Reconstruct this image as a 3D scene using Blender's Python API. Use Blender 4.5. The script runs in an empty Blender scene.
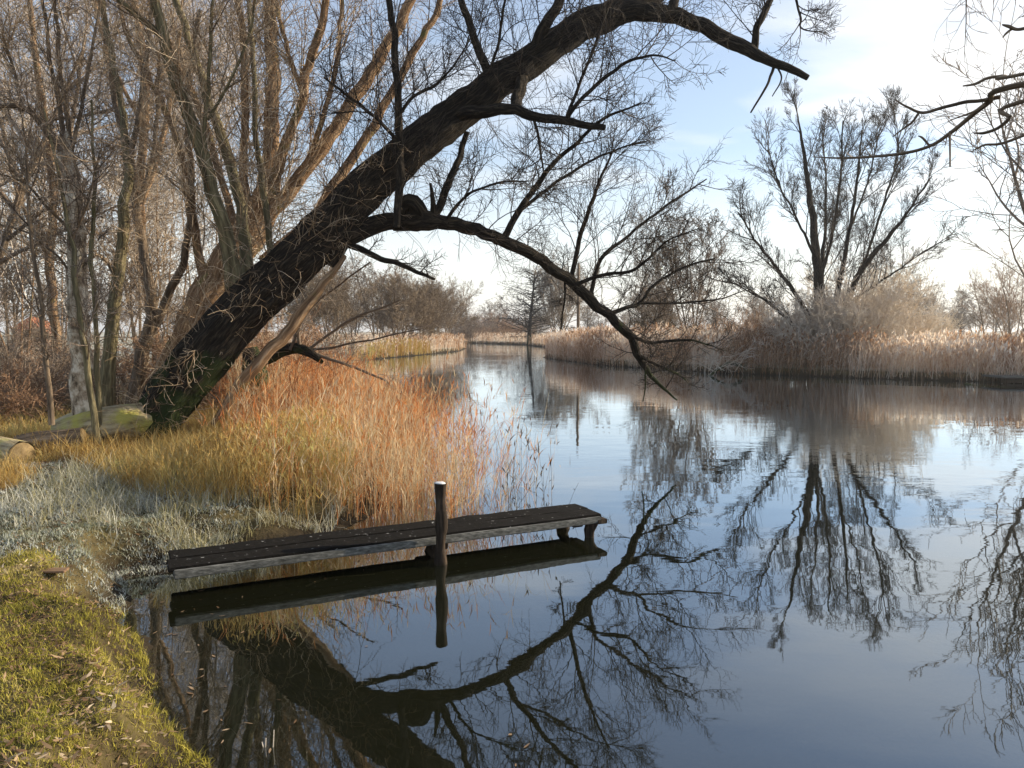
import bpy, math, random
import numpy as np
from mathutils import noise as mnoise, Vector
R = math.radians
C = bpy.context.scene.collection
sc = bpy.context.scene
rnd = random.Random(7)
nr = np.random.default_rng(11)

# ------------------------------------------------------------------ camera
CAMZ, F, PITCH = 1.9, 770.0, math.atan(53 / 770.0)
cam = bpy.data.cameras.new('camera')
cam.sensor_width = 36; cam.lens = F / 1024 * 36; cam.clip_end = 5000; cam.clip_start = 0.05
co = bpy.data.objects.new('camera', cam); C.objects.link(co)
co.location = (0, 0, CAMZ); co.rotation_euler = (math.pi / 2 - PITCH, 0, 0)
sc.camera = co
cp, sp = math.cos(PITCH), math.sin(PITCH)

def P(px, py, D):
    a, b = (px - 512) / F, (384 - py) / F
    k = D / (cp + b * sp)
    return (a * k, D, CAMZ + (b * cp - sp) * k)

# ------------------------------------------------------------------ scene helpers
def tag(o, label=None, cat=None, group=None, kind=None):
    if label: o['label'] = label
    if cat: o['category'] = cat
    if group: o['group'] = group
    if kind: o['kind'] = kind
    return o

def thing(name, label, cat, loc=(0, 0, 0), group=None):
    o = bpy.data.objects.new(name, None); C.objects.link(o)
    o.location = loc; o.empty_display_size = .2
    return tag(o, label, cat, group)

def link_mesh(name, me, mat, parent=None):
    o = bpy.data.objects.new(name, me); C.objects.link(o)
    if mat: me.materials.append(mat)
    if parent:
        o.parent = parent
        o.matrix_parent_inverse.identity()
    return o

def np_mesh(name, V, Q, smooth=True, attrs=None):
    """V (n,3), Q (m,4) quads"""
    me = bpy.data.meshes.new(name)
    V = np.ascontiguousarray(V, dtype=np.float32); Q = np.ascontiguousarray(Q, dtype=np.int32)
    me.vertices.add(len(V)); me.vertices.foreach_set('co', V.ravel())
    me.loops.add(Q.size); me.loops.foreach_set('vertex_index', Q.ravel())
    me.polygons.add(len(Q))
    me.polygons.foreach_set('loop_start', np.arange(0, Q.size, 4, dtype=np.int32))
    me.polygons.foreach_set('loop_total', np.full(len(Q), 4, dtype=np.int32))
    if smooth: me.polygons.foreach_set('use_smooth', np.ones(len(Q), dtype=bool))
    for k, (typ, arr) in (attrs or {}).items():
        a = me.attributes.new(k, typ, 'POINT')
        a.data.foreach_set('value' if typ == 'FLOAT' else 'vector', np.ascontiguousarray(arr, dtype=np.float32).ravel())
    me.update(calc_edges=True); me.validate()
    return me

class Tubes:
    def __init__(s): s.b = {}
    def add(s, pts, rad, k=3):
        s.b.setdefault((len(pts), k), []).append((pts, rad))
    def empty(s): return not s.b
    def mesh(s, name, origin=(0, 0, 0), rough=0.0):
        Vs, Qs, Rn, Bk = [], [], [], []; off = 0
        for (n, k), L in s.b.items():
            A = np.array([l[0] for l in L], dtype=float); Rr = np.array([l[1] for l in L], dtype=float)
            m = len(L)
            T = np.gradient(A, axis=1); T /= np.linalg.norm(T, axis=2, keepdims=True) + 1e-9
            mt = np.abs(T.mean(axis=1)); ref = np.eye(3)[np.argmin(mt, axis=1)][:, None, :]
            U = np.cross(T, np.broadcast_to(ref, T.shape)); U /= np.linalg.norm(U, axis=2, keepdims=True) + 1e-9
            W = np.cross(T, U)
            seg = np.linalg.norm(np.diff(A, axis=1), axis=2); vl = np.concatenate([np.zeros((m, 1)), np.cumsum(seg, axis=1)], axis=1)
            th = np.arange(k) * 2 * math.pi / k
            c, sn = np.cos(th), np.sin(th)
            rr = np.repeat(Rr[:, :, None], k, axis=2)
            r0 = Rr.max(axis=1)[:, None, None]
            if rough and k >= 12:
                for i in range(m):
                    for j in range(n):
                        for q in range(k):
                            f = mnoise.noise(Vector((c[q] * 2.2, sn[q] * 2.2, vl[i, j] * 1.1 + i * 7)))
                            g = mnoise.noise(Vector((c[q] * 7, sn[q] * 7, vl[i, j] * 2.5 + 3))) * (1.3 if k > 30 else 1)
                            rr[i, j, q] *= 1 + rough * (1.3 * f + .8 * g)
            V = A[:, :, None, :] + rr[..., None] * (c[None, None, :, None] * U[:, :, None, :] + sn[None, None, :, None] * W[:, :, None, :])
            bk = np.stack([np.broadcast_to(c[None, None, :] * r0, rr.shape), np.broadcast_to(sn[None, None, :] * r0, rr.shape),
                           np.broadcast_to(vl[:, :, None], rr.shape)], axis=-1) + nr.random((m, 1, 1, 1)) * 5
            idx = off + np.arange(m * n * k).reshape(m, n, k)
            nx = np.roll(idx, -1, axis=2)
            Q = np.stack([idx[:, :-1], nx[:, :-1], nx[:, 1:], idx[:, 1:]], axis=-1).reshape(-1, 4)
            Vs.append(V.reshape(-1, 3)); Qs.append(Q); off += m * n * k
            Rn.append(np.repeat(nr.random(m), n * k)); Bk.append(bk.reshape(-1, 3))
        V = np.concatenate(Vs) - np.array(origin)
        return np_mesh(name, V, np.concatenate(Qs), True,
                       {'rnd': ('FLOAT', np.concatenate(Rn)), 'bark': ('FLOAT_VECTOR', np.concatenate(Bk))})

def blades(base, d, L, w, droop, nseg=3, tipw=0.08, midw=None):
    """ribbons. base (N,3) d (N,3) unit, L,w (N,), droop (N,3). returns V,Q,rnd"""
    N = len(base); t = np.linspace(0, 1, nseg + 1)[None, :, None]
    L = np.broadcast_to(L, (N,))[:, None, None]; w = np.broadcast_to(w, (N,))
    c = base[:, None, :] + d[:, None, :] * L * t + droop[:, None, :] * L * t * t
    az = nr.random(N) * 2 * math.pi
    s = np.stack([np.cos(az), np.sin(az), np.zeros(N)], 1)
    prof = np.linspace(1, tipw, nseg + 1) if midw is None else np.interp(np.linspace(0, 1, nseg + 1), *midw)
    off = s[:, None, :] * (w[:, None] * prof[None, :] / 2)[:, :, None]
    V = np.stack([c - off, c + off], axis=2).reshape(-1, 3)
    idx = np.arange(N * (nseg + 1) * 2).reshape(N, nseg + 1, 2)
    Q = np.stack([idx[:, :-1, 0], idx[:, :-1, 1], idx[:, 1:, 1], idx[:, 1:, 0]], axis=-1).reshape(-1, 4)
    return V, Q, np.repeat(nr.random(N), (nseg + 1) * 2)

def join_blades(name, parts, mat, parent=None):
    V, Q, A, off = [], [], [], 0
    for v, q, a in parts:
        V.append(v); Q.append(q + off); A.append(a); off += len(v)
    me = np_mesh(name, np.concatenate(V), np.concatenate(Q), False, {'rnd': ('FLOAT', np.concatenate(A))})
    return link_mesh(name, me, mat, parent)

def unit(N, tilt, az=None):
    az = nr.random(N) * 2 * math.pi if az is None else az
    tl = np.abs(nr.normal(0, tilt, N)) if np.isscalar(tilt) else tilt
    return np.stack([np.sin(tl) * np.cos(az), np.sin(tl) * np.sin(az), np.cos(tl)], 1)

def catmull(ctrl, n):
    """ctrl list of tuples (x,y,z,r) -> n points, radii"""
    c = [np.array(q, float) for q in ctrl]
    c = [2 * c[0] - c[1]] + c + [2 * c[-1] - c[-2]]
    out = []; m = len(c) - 3
    for i in range(n):
        u = i / (n - 1) * m; s = min(int(u), m - 1); t = u - s
        a, b, e, g = c[s], c[s + 1], c[s + 2], c[s + 3]
        out.append(.5 * ((2 * b) + (-a + e) * t + (2 * a - 5 * b + 4 * e - g) * t * t + (-a + 3 * b - 3 * e + g) * t ** 3))
    o = np.array(out)
    return [tuple(p) for p in o[:, :3]], [max(float(r), .002) for r in o[:, 3]]

def pix(ctrl, n=None):
    """ctrl (px,py,D,width_px) -> path"""
    q = [(*P(a, b, D), w / 2 * D / F) for a, b, D, w in ctrl]
    p, r = catmull(q, n or (len(q) * 6)); m = len(p) - 1; o = []
    for i, c in enumerate(p):                       # natural kinks
        e = math.sin(math.pi * min(i / m * 1.6, 1) / 2 if i / m < .6 else math.pi / 2) * min(1, i / 3)
        am = e * (.012 + .55 * r[i]) if r[i] < .2 else e * .04
        am = min(am, .05)
        v1 = mnoise.noise_vector(Vector(c) * 2.3); v2 = mnoise.noise_vector(Vector(c) * 6.1)
        o.append(tuple(c[k] + am * (1.2 * v1[k] + .6 * v2[k]) for k in range(3)))
    return o, r

def cap(pts, rad):
    a, b = pts[-2], pts[-1]; d = [(b[i] - a[i]) for i in range(3)]; l = math.sqrt(sum(x * x for x in d)) + 1e-9
    r = rad[-1]
    p1 = tuple(b[i] + d[i] / l * r * .25 for i in range(3)); p2 = tuple(b[i] + d[i] / l * r * .3 for i in range(3))
    return pts + [p1, p2], rad + [r * .8, r * .02]

# ------------------------------------------------------------------ branching
def norm(v):
    l = math.sqrt(v[0] * v[0] + v[1] * v[1] + v[2] * v[2]) + 1e-9
    return (v[0] / l, v[1] / l, v[2] / l)

def tilt_dir(d, ang, g):
    while True:
        v = (g.gauss(0, 1), g.gauss(0, 1), g.gauss(0, 1))
        dd = v[0] * d[0] + v[1] * d[1] + v[2] * d[2]
        w = (v[0] - d[0] * dd, v[1] - d[1] * dd, v[2] - d[2] * dd)
        if w[0] ** 2 + w[1] ** 2 + w[2] ** 2 > .01: break
    w = norm(w); c, s = math.cos(ang), math.sin(ang)
    return (d[0] * c + w[0] * s, d[1] * c + w[1] * s, d[2] * c + w[2] * s)

def grow(Ts, p, d, L, r, dep, o, g):
    """Ts: list of Tubes per depth; o dict: nc, wander, trop, ang, lr, rr, rmin, seg"""
    last = dep >= o['max']
    n = o['seg'][min(dep, len(o['seg']) - 1)]
    wn = o['wander'][min(dep, len(o['wander']) - 1)]; tr = o['trop'][min(dep, len(o['trop']) - 1)]
    pts = [p]; s = L / n; dirs = [d]
    cu = wn * .45; bx_, by_, bz_ = g.gauss(0, cu), g.gauss(0, cu), g.gauss(0, cu); wn *= .65
    for i in range(n):
        d = norm((d[0] + bx_ + g.gauss(0, wn), d[1] + by_ + g.gauss(0, wn), d[2] + bz_ + g.gauss(0, wn) + tr))
        p = (p[0] + d[0] * s, p[1] + d[1] * s, p[2] + d[2] * s)
        pts.append(p); dirs.append(d)
    r1 = max(r * o.get('taper', .35), o['rmin'] * .7)
    rad = [r + (r1 - r) * (i / n) for i in range(n + 1)]
    T = Ts[min(dep, len(Ts) - 1)]
    T.add(pts, rad, 10 if r > .08 else 6 if r > .03 else 4 if r > .012 else 3)
    if last: return
    nc = o['nc'][min(dep, len(o['nc']) - 1)]
    nc = int(nc * (0.7 + .6 * g.random()) + .5)
    for c in range(nc):
        t = o['t0'] + (1 - o['t0']) * (c + g.random()) / nc if c < nc - 1 else .98
        u = t * n; i = min(int(u), n - 1); f = u - i
        q = tuple(pts[i][a] + (pts[i + 1][a] - pts[i][a]) * f for a in range(3))
        rr = rad[i] + (rad[i + 1] - rad[i]) * f
        an = o['ang'] * (.6 + .8 * g.random()) * (1 if c < nc - 1 else .35)
        dd = tilt_dir(dirs[i + 1], an, g)
        ll = L * o['lr'] * (1.15 - .6 * t) * (.6 + .8 * g.random())
        grow(Ts, q, dd, ll, max(min(rr * .85, r * o['rr']), o['rmin']), dep + 1, o, g)

def sprout(Ts, pts, rad, n, L, r, dep, o, g, t0=.05, t1=1., ang=1.0, up=.3, tl=.4):
    m = len(pts) - 1
    for c in range(n):
        t = t0 + (t1 - t0) * (c + g.random()) / n
        u = t * m; i = min(int(u), m - 1); f = u - i
        q = tuple(pts[i][a] + (pts[i + 1][a] - pts[i][a]) * f for a in range(3))
        d = norm(tuple(pts[i + 1][a] - pts[i][a] for a in range(3)))
        dd = tilt_dir(d, ang * (.6 + .7 * g.random()), g)
        dd = norm((dd[0], dd[1], dd[2] + up))
        grow(Ts, q, dd, L * (1 - tl * t) * (.4 + .9 * g.random()), max(min(r, rad[i] * .7), o['rmin']), dep, o, g)

# ------------------------------------------------------------------ materials
def newmat(name):
    m = bpy.data.materials.new(name); m.use_nodes = True
    nt = m.node_tree; nt.nodes.clear()
    return m, nt, nt.nodes, nt.links

def ramp(N, cols):
    r = N.new('ShaderNodeValToRGB'); e = r.color_ramp.elements
    while len(e) < len(cols): e.new(.5)
    for i, (p, c) in enumerate(cols):
        e[i].position = p; e[i].color = (*c, 1)
    return r

def leafmat(name, cols, trans=.35, rough=.7, patch=None):
    """blades: colour by per-blade random + a broad world-space patch noise"""
    m, nt, N, L = newmat(name)
    a = N.new('ShaderNodeAttribute'); a.attribute_name = 'rnd'
    g = N.new('ShaderNodeNewGeometry'); n = N.new('ShaderNodeTexNoise'); n.inputs['Scale'].default_value = patch or .8
    n.inputs['Detail'].default_value = 3
    L.new(g.outputs['Position'], n.inputs['Vector'])
    mx = N.new('ShaderNodeMath'); mx.operation = 'MULTIPLY_ADD'; mx.inputs[1].default_value = 1.5; mx.inputs[2].default_value = -.5
    L.new(n.outputs['Fac'], mx.inputs[0])
    ad = N.new('ShaderNodeMath'); ad.operation = 'MULTIPLY_ADD'; ad.inputs[1].default_value = .55
    L.new(a.outputs['Fac'], ad.inputs[0]); L.new(mx.outputs[0], ad.inputs[2])
    r = ramp(N, cols); L.new(ad.outputs[0], r.inputs[0])
    p = N.new('ShaderNodeBsdfPrincipled'); p.inputs['Roughness'].default_value = rough
    p.inputs['Specular IOR Level'].default_value = .25
    L.new(r.outputs[0], p.inputs['Base Color'])
    t = N.new('ShaderNodeBsdfTranslucent'); L.new(r.outputs[0], t.inputs['Color'])
    ms = N.new('ShaderNodeMixShader'); ms.inputs[0].default_value = trans
    L.new(p.outputs[0], ms.inputs[1]); L.new(t.outputs[0], ms.inputs[2])
    o = N.new('ShaderNodeOutputMaterial'); L.new(ms.outputs[0], o.inputs[0])
    return m

def barkmat(name, cols, groove=(14, 14, 2.2), bump=.6, dist=.03, moss=None, mossthr=.55, rough=.9, mossz=None, twig=None):
    m, nt, N, L = newmat(name)
    a = N.new('ShaderNodeAttribute'); a.attribute_name = 'bark'
    mp = N.new('ShaderNodeMapping'); mp.inputs['Scale'].default_value = groove
    L.new(a.outputs['Vector'], mp.inputs[0])
    n = N.new('ShaderNodeTexNoise'); n.inputs['Scale'].default_value = 1.5; n.inputs['Detail'].default_value = 6; n.inputs['Roughness'].default_value = .65
    L.new(mp.outputs[0], n.inputs['Vector'])
    r = ramp(N, cols); L.new(n.outputs['Fac'], r.inputs[0])
    col = r.outputs[0]
    g = N.new('ShaderNodeNewGeometry')
    if moss:
        n2 = N.new('ShaderNodeTexNoise'); n2.inputs['Scale'].default_value = 3.; n2.inputs['Detail'].default_value = 5
        L.new(g.outputs['Position'], n2.inputs['Vector'])
        val = n2.outputs['Fac']
        sx = N.new('ShaderNodeSeparateXYZ')
        if mossz:
            L.new(g.outputs['Position'], sx.inputs[0])
            mr = N.new('ShaderNodeMapRange'); mr.inputs[1].default_value = mossz[0]; mr.inputs[2].default_value = mossz[1]
            mr.inputs[3].default_value = .35; mr.inputs[4].default_value = -.3
            L.new(sx.outputs['Z'], mr.inputs[0])
            ad = N.new('ShaderNodeMath'); L.new(val, ad.inputs[0]); L.new(mr.outputs[0], ad.inputs[1]); val = ad.outputs[0]
        rr = N.new('ShaderNodeMapRange'); rr.inputs[1].default_value = mossthr; rr.inputs[2].default_value = mossthr + .12
        L.new(val, rr.inputs[0])
        mx = N.new('ShaderNodeMixRGB'); mx.inputs[2].default_value = (*moss, 1)
        L.new(rr.outputs[0], mx.inputs[0]); L.new(col, mx.inputs[1]); col = mx.outputs[0]
    p = N.new('ShaderNodeBsdfPrincipled'); p.inputs['Roughness'].default_value = rough
    p.inputs['Specular IOR Level'].default_value = .25
    L.new(col, p.inputs['Base Color'])
    b = N.new('ShaderNodeBump'); b.inputs['Strength'].default_value = bump; b.inputs['Distance'].default_value = dist
    L.new(n.outputs['Fac'], b.inputs['Height']); L.new(b.outputs[0], p.inputs['Normal'])
    o = N.new('ShaderNodeOutputMaterial'); L.new(p.outputs[0], o.inputs[0])
    return m

def twigmat(name, cols, rough=.75):
    m, nt, N, L = newmat(name)
    a = N.new('ShaderNodeAttribute'); a.attribute_name = 'rnd'
    r = ramp(N, cols); L.new(a.outputs['Fac'], r.inputs[0])
    p = N.new('ShaderNodeBsdfPrincipled'); p.inputs['Roughness'].default_value = rough
    p.inputs['Specular IOR Level'].default_value = .3
    L.new(r.outputs[0], p.inputs['Base Color'])
    o = N.new('ShaderNodeOutputMaterial'); L.new(p.outputs[0], o.inputs[0])
    return m

def woodmat(name, cols, scale=(2, 40, 40), bump=.3, rough=.8, dist=.01, frost=None):
    m, nt, N, L = newmat(name)
    tc = N.new('ShaderNodeTexCoord'); mp = N.new('ShaderNodeMapping'); mp.inputs['Scale'].default_value = scale
    L.new(tc.outputs['Object'], mp.inputs[0])
    n = N.new('ShaderNodeTexNoise'); n.inputs['Scale'].default_value = 1; n.inputs['Detail'].default_value = 7; n.inputs['Roughness'].default_value = .6
    L.new(mp.outputs[0], n.inputs['Vector'])
    r = ramp(N, cols); L.new(n.outputs['Fac'], r.inputs[0]); col = r.outputs[0]
    if frost:
        n2 = N.new('ShaderNodeTexNoise'); n2.inputs['Scale'].default_value = frost[0]; n2.inputs['Detail'].default_value = 6
        L.new(tc.outputs['Object'], n2.inputs['Vector'])
        rr = N.new('ShaderNodeMapRange'); rr.inputs[1].default_value = frost[1]; rr.inputs[2].default_value = frost[1] + .06
        L.new(n2.outputs['Fac'], rr.inputs[0])
        mx = N.new('ShaderNodeMixRGB'); mx.inputs[2].default_value = (*frost[2], 1)
        L.new(rr.outputs[0], mx.inputs[0]); L.new(col, mx.inputs[1]); col = mx.outputs[0]
    p = N.new('ShaderNodeBsdfPrincipled'); p.inputs['Roughness'].default_value = rough; p.inputs['Specular IOR Level'].default_value = .12
    L.new(col, p.inputs['Base Color'])
    b = N.new('ShaderNodeBump'); b.inputs['Strength'].default_value = bump; b.inputs['Distance'].default_value = dist
    L.new(n.outputs['Fac'], b.inputs['Height']); L.new(b.outputs[0], p.inputs['Normal'])
    o = N.new('ShaderNodeOutputMaterial'); L.new(p.outputs[0], o.inputs[0])
    return m

M = {}
M['bark_dark'] = barkmat('bark_dark', [(.32, (.008, .006, .004)), (.5, (.026, .02, .014)), (.7, (.11, .083, .058))], (16, 16, 4), 1., .09,
                         moss=(.035, .05, .014), mossthr=.56, mossz=(.4, 3.2))
M['bark_tan'] = barkmat('bark_tan', [(.3, (.08, .045, .024)), (.5, (.27, .165, .09)), (.7, (.58, .42, .27))], (12, 12, 1.3), 1., .07,
                        moss=(.16, .15, .045), mossthr=.6)
M['bark_mossy'] = barkmat('bark_mossy', [(.3, (.05, .04, .025)), (.5, (.16, .135, .075)), (.7, (.38, .33, .19))], (12, 12, 1.8), .8, .04,
                          moss=(.13, .115, .055), mossthr=.6)
M['bark_birch'] = barkmat('bark_birch', [(.35, (.08, .06, .04)), (.48, (.4, .32, .23)), (.62, (.75, .68, .56))], (5, 5, 5), .9, .04,
                          moss=(.1, .1, .045), mossthr=.6)
M['bark_grey'] = barkmat('bark_grey', [(.3, (.055, .04, .028)), (.5, (.17, .125, .085)), (.7, (.36, .28, .2))], (10, 10, 2), .8, .04)
M['log_moss'] = barkmat('log_moss', [(.3, (.14, .1, .05)), (.6, (.5, .42, .26))], (10, 10, 3), .9, .05, moss=(.42, .38, .1), mossthr=.5)
M['cutwood'] = woodmat('cutwood', [(.3, (.1, .07, .035)), (.7, (.26, .19, .1))], (20, 20, 20), .2)
M['twig_dark'] = twigmat('twig_dark', [(0, (.018, .013, .01)), (.5, (.04, .03, .021)), (1, (.11, .082, .06))])
M['twig_tan'] = twigmat('twig_tan', [(0, (.13, .085, .05)), (.5, (.34, .24, .145)), (1, (.66, .54, .4))])
M['twig_brown'] = twigmat('twig_brown', [(0, (.07, .05, .038)), (.5, (.19, .14, .10)), (1, (.44, .36, .29))])
M['twig_pale'] = twigmat('twig_pale', [(0, (.2, .15, .11)), (.5, (.46, .37, .28)), (1, (.8, .72, .62))])
M['twig_umber'] = twigmat('twig_umber', [(0, (.07, .05, .032)), (.5, (.2, .145, .095)), (1, (.4, .32, .23))])
M['twig_rust'] = twigmat('twig_rust', [(0, (.1, .055, .03)), (.5, (.3, .17, .095)), (1, (.52, .36, .24))])
M['twig_frost'] = leafmat('twig_frost', [(0, (.6, .5, .4)), (.5, (.82, .74, .64)), (1, (.93, .9, .86))], .5, .6)

# water
def water_mat():
    m, nt, N, L = newmat('river_water')
    g = N.new('ShaderNodeNewGeometry')
    def nz(scale, mp, det=3):
        q = N.new('ShaderNodeMapping'); q.inputs['Scale'].default_value = mp; L.new(g.outputs['Position'], q.inputs[0])
        n = N.new('ShaderNodeTexNoise'); n.inputs['Scale'].default_value = scale; n.inputs['Detail'].default_value = det
        L.new(q.outputs[0], n.inputs['Vector']); return n
    n1 = nz(1.3, (.8, 1.3, 1), 1); n2 = nz(5.5, (.6, 1.5, 1), 2); n3 = nz(.25, (1, 1, 1), 2)
    # ripples strongest in drifting patches and away from the sheltered bank
    r3 = N.new('ShaderNodeMapRange'); r3.inputs[1].default_value = .42; r3.inputs[2].default_value = .66
    L.new(n3.outputs['Fac'], r3.inputs[0])
    sx = N.new('ShaderNodeSeparateXYZ'); L.new(g.outputs['Position'], sx.inputs[0])
    ry = N.new('ShaderNodeMapRange'); ry.inputs[1].default_value = 7; ry.inputs[2].default_value = 16; ry.inputs[3].default_value = .0; ry.inputs[4].default_value = 1.
    L.new(sx.outputs['Y'], ry.inputs[0])
    pm = N.new('ShaderNodeMath'); pm.operation = 'MULTIPLY'; L.new(r3.outputs[0], pm.inputs[0]); L.new(ry.outputs[0], pm.inputs[1])
    pa = N.new('ShaderNodeMath'); pa.operation = 'MULTIPLY_ADD'; pa.inputs[1].default_value = 1.9; pa.inputs[2].default_value = .14
    L.new(pm.outputs[0], pa.inputs[0])
    h2 = N.new('ShaderNodeMath'); h2.operation = 'MULTIPLY'; L.new(n2.outputs['Fac'], h2.inputs[0]); L.new(pa.outputs[0], h2.inputs[1])
    h = N.new('ShaderNodeMath'); h.operation = 'MULTIPLY_ADD'; h.inputs[1].default_value = .55
    L.new(h2.outputs[0], h.inputs[0]); L.new(n1.outputs['Fac'], h.inputs[2])
    b = N.new('ShaderNodeBump'); b.inputs['Strength'].default_value = 1; b.inputs['Distance'].default_value = .0028
    L.new(h.outputs[0], b.inputs['Height'])
    df = N.new('ShaderNodeBsdfDiffuse'); df.inputs['Color'].default_value = (.016, .017, .008, 1)
    tr = N.new('ShaderNodeBsdfTransparent'); tr.inputs['Color'].default_value = (.42, .42, .22, 1)
    m1 = N.new('ShaderNodeMixShader'); m1.inputs[0].default_value = .42
    L.new(df.outputs[0], m1.inputs[1]); L.new(tr.outputs[0], m1.inputs[2])
    gl = N.new('ShaderNodeBsdfGlossy'); gl.inputs['Roughness'].default_value = .015; gl.inputs['Color'].default_value = (.84, .92, 1, 1)
    L.new(b.outputs[0], gl.inputs['Normal'])
    fr = N.new('ShaderNodeFresnel'); fr.inputs['IOR'].default_value = 1.9; L.new(b.outputs[0], fr.inputs['Normal'])
    m2 = N.new('ShaderNodeMixShader'); fm = N.new('ShaderNodeMath'); fm.operation = 'MULTIPLY'; fm.inputs[1].default_value = 1.5; fm.use_clamp = True; L.new(fr.outputs[0], fm.inputs[0]); L.new(fm.outputs[0], m2.inputs[0]); L.new(m1.outputs[0], m2.inputs[1]); L.new(gl.outputs[0], m2.inputs[2])
    o = N.new('ShaderNodeOutputMaterial'); L.new(m2.outputs[0], o.inputs[0])
    return m

def ground_mat():
    m, nt, N, L = newmat('ground_soil')
    g = N.new('ShaderNodeNewGeometry')
    n = N.new('ShaderNodeTexNoise'); n.inputs['Scale'].default_value = 1.6; n.inputs['Detail'].default_value = 8; n.inputs['Roughness'].default_value = .7
    L.new(g.outputs['Position'], n.inputs['Vector'])
    r = ramp(N, [(.3, (.03, .024, .014)), (.48, (.075, .058, .028)), (.6, (.12, .095, .04)), (.75, (.22, .17, .09))])
    L.new(n.outputs['Fac'], r.inputs[0])
    # far meadow: pale frosted winter grass
    sx = N.new('ShaderNodeSeparateXYZ'); L.new(g.outputs['Position'], sx.inputs[0])
    ry = N.new('ShaderNodeMapRange'); ry.inputs[1].default_value = 18; ry.inputs[2].default_value = 30
    L.new(sx.outputs['Y'], ry.inputs[0])
    n2 = N.new('ShaderNodeTexNoise'); n2.inputs['Scale'].default_value = .25; n2.inputs['Detail'].default_value = 6
    L.new(g.outputs['Position'], n2.inputs['Vector'])
    r2 = ramp(N, [(.35, (.34, .33, .24)), (.65, (.55, .54, .47))]); L.new(n2.outputs['Fac'], r2.inputs[0])
    zz = N.new('ShaderNodeMapRange'); zz.inputs[1].default_value = .25; zz.inputs[2].default_value = .4; L.new(sx.outputs['Z'], zz.inputs[0])
    mm = N.new('ShaderNodeMath'); mm.operation = 'MULTIPLY'; L.new(ry.outputs[0], mm.inputs[0]); L.new(zz.outputs[0], mm.inputs[1])
    mx = N.new('ShaderNodeMixRGB'); L.new(mm.outputs[0], mx.inputs[0]); L.new(r.outputs[0], mx.inputs[1]); L.new(r2.outputs[0], mx.inputs[2])
    p = N.new('ShaderNodeBsdfPrincipled'); p.inputs['Roughness'].default_value = .95; p.inputs['Specular IOR Level'].default_value = .15
    wz = N.new('ShaderNodeMapRange'); wz.inputs[1].default_value = .05; wz.inputs[2].default_value = .2; L.new(sx.outputs['Z'], wz.inputs[0])
    mw = N.new('ShaderNodeMixRGB'); mw.inputs[1].default_value = (.028, .021, .013, 1); L.new(wz.outputs[0], mw.inputs[0]); L.new(mx.outputs[0], mw.inputs[2])
    L.new(mw.outputs[0], p.inputs['Base Color'])
    b = N.new('ShaderNodeBump'); b.inputs['Strength'].default_value = .8; b.inputs['Distance'].default_value = .05
    n4 = N.new('ShaderNodeTexNoise'); n4.inputs['Scale'].default_value = 14; n4.inputs['Detail'].default_value = 6; L.new(g.outputs['Position'], n4.inputs['Vector'])
    L.new(n4.outputs['Fac'], b.inputs['Height']); L.new(b.outputs[0], p.inputs['Normal'])
    o = N.new('ShaderNodeOutputMaterial'); L.new(p.outputs[0], o.inputs[0])
    return m

# ------------------------------------------------------------------ river, terrain
LEFT = [(120, -90), (60, -34), (30, -12), (14, -2), (8, .9), (4, 1.2), (1.5, 1.6), (-.3, 2.2), (-1.15, 2.95), (-1.55, 3.4), (-2.0, 4.05), (-2.42, 4.7),
        (-2.8, 5.3), (-2.92, 5.75), (-2.72, 6.05), (-2.5, 6.35), (-2.05, 6.8), (-1.5, 7.7), (-1.45, 9), (-1.8, 12), (-2.6, 16), (-4.6, 22), (-7, 30),
        (-9.5, 42), (-9.2, 52), (-7, 62), (-5, 73), (-5, 85), (-8, 99), (-20, 125), (-60, 155), (-160, 200)]
RIGHT = [(-160, 240), (-60, 175), (-10, 128), (1.5, 108), (4, 88), (4, 68), (2.2, 55), (4.8, 43), (9.4, 35), (14, 31), (18.7, 28.3), (30, 25), (60, 16), (120, -30)]
POLY = np.array(LEFT + RIGHT, float)

def sdist(X, Y):
    """signed distance to the river polygon, positive on land"""
    X = np.asarray(X, float); Y = np.asarray(Y, float); sh = X.shape
    x, y = X.ravel(), Y.ravel(); best = np.full(x.shape, 1e9); ins = np.zeros(x.shape, bool)
    n = len(POLY)
    for i in range(n):
        ax, ay = POLY[i]; bx, by = POLY[(i + 1) % n]
        dx, dy = bx - ax, by - ay
        t = np.clip(((x - ax) * dx + (y - ay) * dy) / (dx * dx + dy * dy), 0, 1)
        best = np.minimum(best, np.hypot(x - ax - t * dx, y - ay - t * dy))
        c = ((ay > y) != (by > y)) & (x < (bx - ax) * (y - ay) / (by - ay + 1e-12) + ax)
        ins ^= c
    return (np.where(ins, -best, best)).reshape(sh)

def ss(t): t = np.clip(t, 0, 1); return t * t * (3 - 2 * t)

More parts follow.
